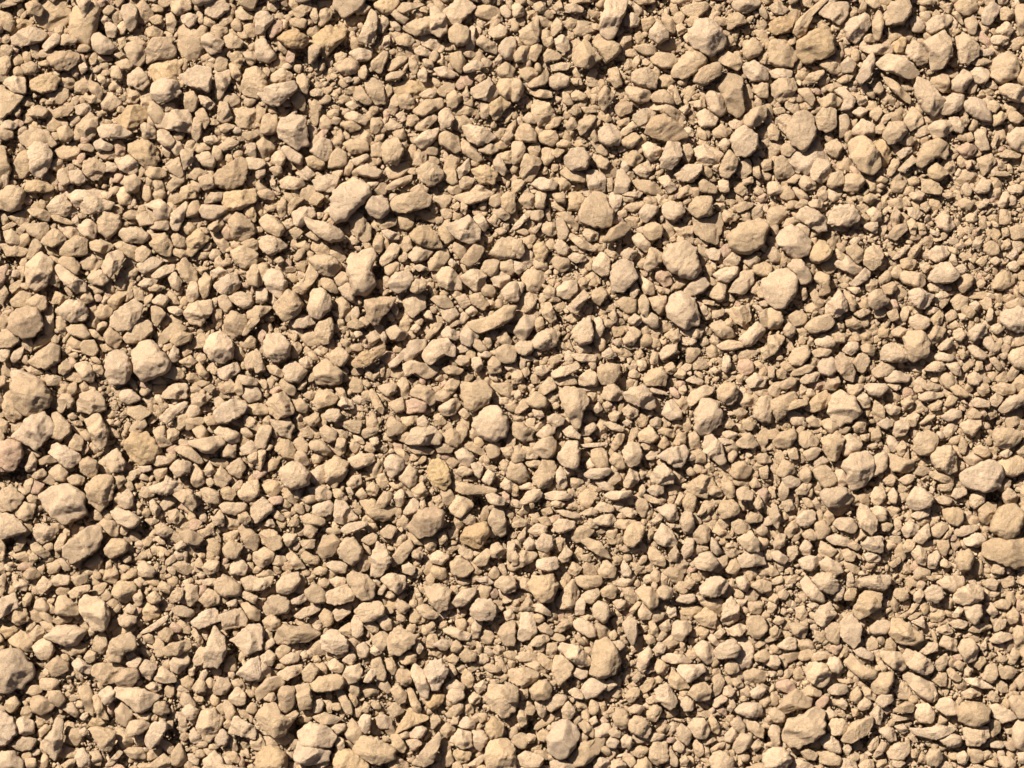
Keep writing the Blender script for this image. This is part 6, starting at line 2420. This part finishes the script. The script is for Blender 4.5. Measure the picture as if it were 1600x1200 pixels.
def random_outline(d, rg):
    n = rg.integers(5, 8); asp = rg.uniform(1.0, 2.1); th = rg.uniform(0, 3.14)
    a = (np.arange(n) + rg.uniform(-0.28, 0.28, n)) * 2 * math.pi / n
    r = d / 2 * rg.uniform(0.78, 1.2, n)
    x = r * np.cos(a) * math.sqrt(asp); y = r * np.sin(a) / math.sqrt(asp)
    return np.stack([x * math.cos(th) - y * math.sin(th), x * math.sin(th) + y * math.cos(th)], 1)

# stones beyond the traced part, and stones lying in the gaps between traced ones, largest first
def try_fill(d0, d1, tries, allow, zfun, outside_only, n, mt, mb):
    """drop stones of d0..d1 wherever the bed is still open"""
    made = 0
    xs = rng.uniform(4, W - 4, tries); ys = rng.uniform(4, Hh - 4, tries); ds = rng.uniform(d0, d1, tries)
    if outside_only:
        k = (xs < PADX - 6) | (xs > W - PADX + 6) | (ys < PADY - 6) | (ys > Hh - PADY + 6)
        xs, ys, ds = xs[k], ys[k], ds[k]
    for x, y, d in zip(xs, ys, ds):
        cx, cy = int(x), int(y)
        if occ[cy, cx]: continue
        r = d * 0.36
        bad = 0
        for a in range(8):
            xx = int(x + r * COS8[a]); yy = int(y + r * SIN8[a])
            if 0 <= xx < W and 0 <= yy < Hh and occ[yy, xx]: bad += 1
        if bad > allow: continue
        P = random_outline(d, rng) + (x - PADX, -(y - PADY))
        rr, cc, dx, dy = footprint(P)
        if len(rr) == 0: continue
        form = 'rraaff'[rng.integers(6)]; tone = 'lltttttgp'[rng.integers(9)] if rng.random() < 0.5 else 't'
        pt = float(pits(x - PADX, y - PADY))
        inside = PADX < x < W - PADX and PADY < y < Hh - PADY
        if inside and rng.random() < (0.75 if d > 20 else 0.55): continue
        if pt < -7 or (pt > 3.5 and d > 16 and rng.random() < 0.7): continue
        z = zfun(d) + float(relief(x - PADX, y - PADY)) + pt * 0.6
        occ[rr, cc] = True
        hgt[rr, cc] = np.maximum(hgt[rr, cc], z + d * 0.3)
        X, c, R, H, Hb = make_stone(P, form, tone, n, mt, mb, rng)
        q, t = topo(n, mt, mb)
        gravel.add(to_world(X, c, z), q, t, tone_of(tone, rng))
        made += 1
    return made
COS8 = [math.cos(a * math.pi / 4) for a in range(8)]; SIN8 = [math.sin(a * math.pi / 4) for a in range(8)]
rep = []
rep.append(try_fill(42, 66, 1300, 1, lambda d: rng.uniform(-3, 10), True, 44, 11, 4))
rep.append(try_fill(26, 42, 11000, 1, lambda d: rng.uniform(-4, 6), True, 36, 9, 3))
rep.append(try_fill(20, 30, 50000, 1, lambda d: rng.uniform(-10, 1), False, 28, 7, 3))
rep.append(try_fill(13, 20, 90000, 2, lambda d: rng.uniform(-14, -2), False, 20, 5, 3))
print("fill", rep, "open", 1 - occ.mean())

# fine chips: a few template pebbles, stretched and turned
def ico():
    t = (1 + 5 ** .5) / 2
    v = [(-1, t, 0), (1, t, 0), (-1, -t, 0), (1, -t, 0), (0, -1, t), (0, 1, t), (0, -1, -t), (0, 1, -t), (t, 0, -1), (t, 0, 1), (-t, 0, -1), (-t, 0, 1)]
    f = [(0, 11, 5), (0, 5, 1), (0, 1, 7), (0, 7, 10), (0, 10, 11), (1, 5, 9), (5, 11, 4), (11, 10, 2), (10, 7, 6), (7, 1, 8), (3, 9, 4), (3, 4, 2), (3, 2, 6), (3, 6, 8), (3, 8, 9), (4, 9, 5), (2, 4, 11), (6, 2, 10), (8, 6, 7), (9, 8, 1)]
    v = [np.array(p) / np.linalg.norm(p) for p in v]
    cache = {}
    def mid(a, b_):
        k = (min(a, b_), max(a, b_))
        if k not in cache:
            m = v[a] + v[b_]; v.append(m / np.linalg.norm(m)); cache[k] = len(v) - 1
        return cache[k]
    g = []
    for a, b_, c in f:
        x, y, z = mid(a, b_), mid(b_, c), mid(c, a)
        g += [(a, x, z), (b_, y, x), (c, z, y), (x, y, z)]
    return np.array(v), np.array(g)
IV, IF = ico()
def chips(x, y, d, zf):
    k = len(x)
    V = np.repeat(IV[None], k, 0)
    for _ in range(6):                                  # random flats
        nrm = rng.normal(size=(k, 1, 3)); nrm /= np.linalg.norm(nrm, axis=2, keepdims=True)
        h = rng.uniform(0.35, 0.8, (k, 1, 1))
        e = np.maximum((V * nrm).sum(2, keepdims=True) - h, 0); V = V - nrm * e
    V = V * rng.uniform(0.94, 1.06, V.shape)
    V = V * np.stack([rng.uniform(0.95, 1.7, k), rng.uniform(0.6, 1.0, k), rng.uniform(0.38, 0.75, k)], 1)[:, None]
    tilt = rng.normal(size=k) * 0.5; th = rng.uniform(0, 6.283, k)
    X, Y, Z = V[..., 0], V[..., 1], V[..., 2]
    ct, st = np.cos(tilt)[:, None], np.sin(tilt)[:, None]
    X, Z = X * ct - Z * st, X * st + Z * ct
    c2, s2 = np.cos(th)[:, None], np.sin(th)[:, None]
    X, Y = X * c2 - Y * s2, X * s2 + Y * c2
    r = (d / 2)[:, None] * 1.08
    zf = zf + relief(x - PADX, y - PADY) + pits(x - PADX, y - PADY) - 5 * (1 - np.clip((x - PADX) / 1600, 0, 1))
    out = np.stack([X * r + (x - PADX)[:, None] - 800, Y * r - (y - PADY)[:, None] + 600, Z * r + zf[:, None]], 2) * S
    base = np.array([TONES['t'], TONES['l'], TONES['t'], TONES['t'], TONES['g']])[rng.integers(0, 5, k)] * (1 + rng.normal(size=(k, 1)) * 0.08)
    col = np.concatenate([np.clip(base, 0.05, 0.85), np.ones((k, 1))], 1)
    gravel.v.append(out.reshape(-1, 3).astype(np.float32))
    gravel.c.append(np.repeat(col, len(IV), 0).astype(np.float32))
    gravel.t.append((IF[None] + (np.arange(k) * len(IV))[:, None, None]).reshape(-1, 3) + gravel.n)
    gravel.n += k * len(IV)

def open_spots(tries, d0, d1, r):
    xs = rng.uniform(4, W - 4, tries); ys = rng.uniform(4, Hh - 4, tries); ds = rng.uniform(d0, d1, tries)
    k = ~occ[ys.astype(int), xs.astype(int)]
    xs, ys, ds = xs[k], ys[k], ds[k]
    keep = []
    for j, (x, y, d) in enumerate(zip(xs, ys, ds)):
        x0, x1, y0, y1 = int(x - d * r), int(x + d * r) + 1, int(y - d * r), int(y + d * r) + 1
        w = occ2[max(y0, 0):y1, max(x0, 0):x1]
        if w.mean() > 0.3: continue
        w[:] = True; keep.append(j)
    return xs[keep], ys[keep], ds[keep]
occ2 = np.zeros_like(occ)
x, y, d = open_spots(200000, 8, 14, 0.36); print("chips a", len(x)); chips(x, y, d, -9 + rng.uniform(-8, 6, len(x)))
occ2[:] = False
x, y, d = open_spots(300000, 4, 8, 0.36); print("chips b", len(x)); chips(x, y, d, -11 + rng.uniform(-8, 6, len(x)))
# looser gravel carrying on beyond the traced bed
gx_, gy_ = np.meshgrid(np.arange(-1300, W + 1300, 27.0), np.arange(-1300, Hh + 1300, 27.0))
x = gx_.ravel() + rng.uniform(-11, 11, gx_.size); y = gy_.ravel() + rng.uniform(-11, 11, gx_.size)
k = ((x < 6) | (x > W - 6) | (y < 6) | (y > Hh - 6)) & (rng.random(len(x)) < 0.94)
x, y = x[k], y[k]; d = np.exp(rng.normal(3.3, 0.28, len(x))).clip(15, 58)
print("beyond", len(x)); chips(x, y, d, -16 + d * 0.22 + rng.uniform(-4, 4, len(x)))
occ2[:] = False
x, y, d = open_spots(260000, 2.5, 5, 0.42)
pv = pits(x - PADX, y - PADY); k = (rng.random(len(x)) < 0.9) | (pv > 2)
x, y, d = x[k], y[k], d[k]; print("grit", len(x)); chips(x, y, d, -8 + rng.uniform(-6, 5, len(x)))
occ2[:] = False
x, y, d = open_spots(160000, 5, 10, 0.5); print("chips c", len(x)); chips(x, y, d, -20 + rng.uniform(-4, 4, len(x)))
g = gravel.build("gravel", M_STONE)
g['kind'] = 'stuff'; g['label'] = 'smaller tan gravel and chips packed between the larger stones'; g['category'] = 'gravel'
print("gravel verts", gravel.n)

# ---------------------------------------------------------------- ground sheet under and around the gravel
nx, ny = 620, 500
ex = np.sign(np.linspace(-1, 1, nx)) * (np.abs(np.linspace(-1, 1, nx)) * 0.75 + np.abs(np.linspace(-1, 1, nx)) ** 14 * 29)
ey = np.sign(np.linspace(-1, 1, ny)) * (np.abs(np.linspace(-1, 1, ny)) * 0.62 + np.abs(np.linspace(-1, 1, ny)) ** 14 * 29)
gx, gy = np.meshgrid(ex, ey)
pts = np.stack([gx.ravel() * 90, gy.ravel() * 90, np.zeros(gx.size)], 1)
gz = (-23 + relief(gx.ravel() / S + 800, 600 - gy.ravel() / S) * (np.hypot(gx, gy).ravel() < 2) + pits(gx.ravel() / S + 800, 600 - gy.ravel() / S) + 3.0 * waves(pts, 1.0, 4.0, 12, rng) + 1.5 * waves(pts, 5, 16, 16, rng)) * S
V = np.stack([gx.ravel(), gy.ravel(), gz], 1)
ii, jj = np.meshgrid(np.arange(nx - 1), np.arange(ny - 1))
a = (jj * nx + ii).ravel()
gb = Bag(); gb.add(V, np.stack([a, a + 1, a + nx + 1, a + nx], 1), None, np.array([0.40, 0.285, 0.172]))
go = gb.build("ground", M_SAND)
go['kind'] = 'structure'; go['label'] = 'sandy tan ground beneath the gravel'
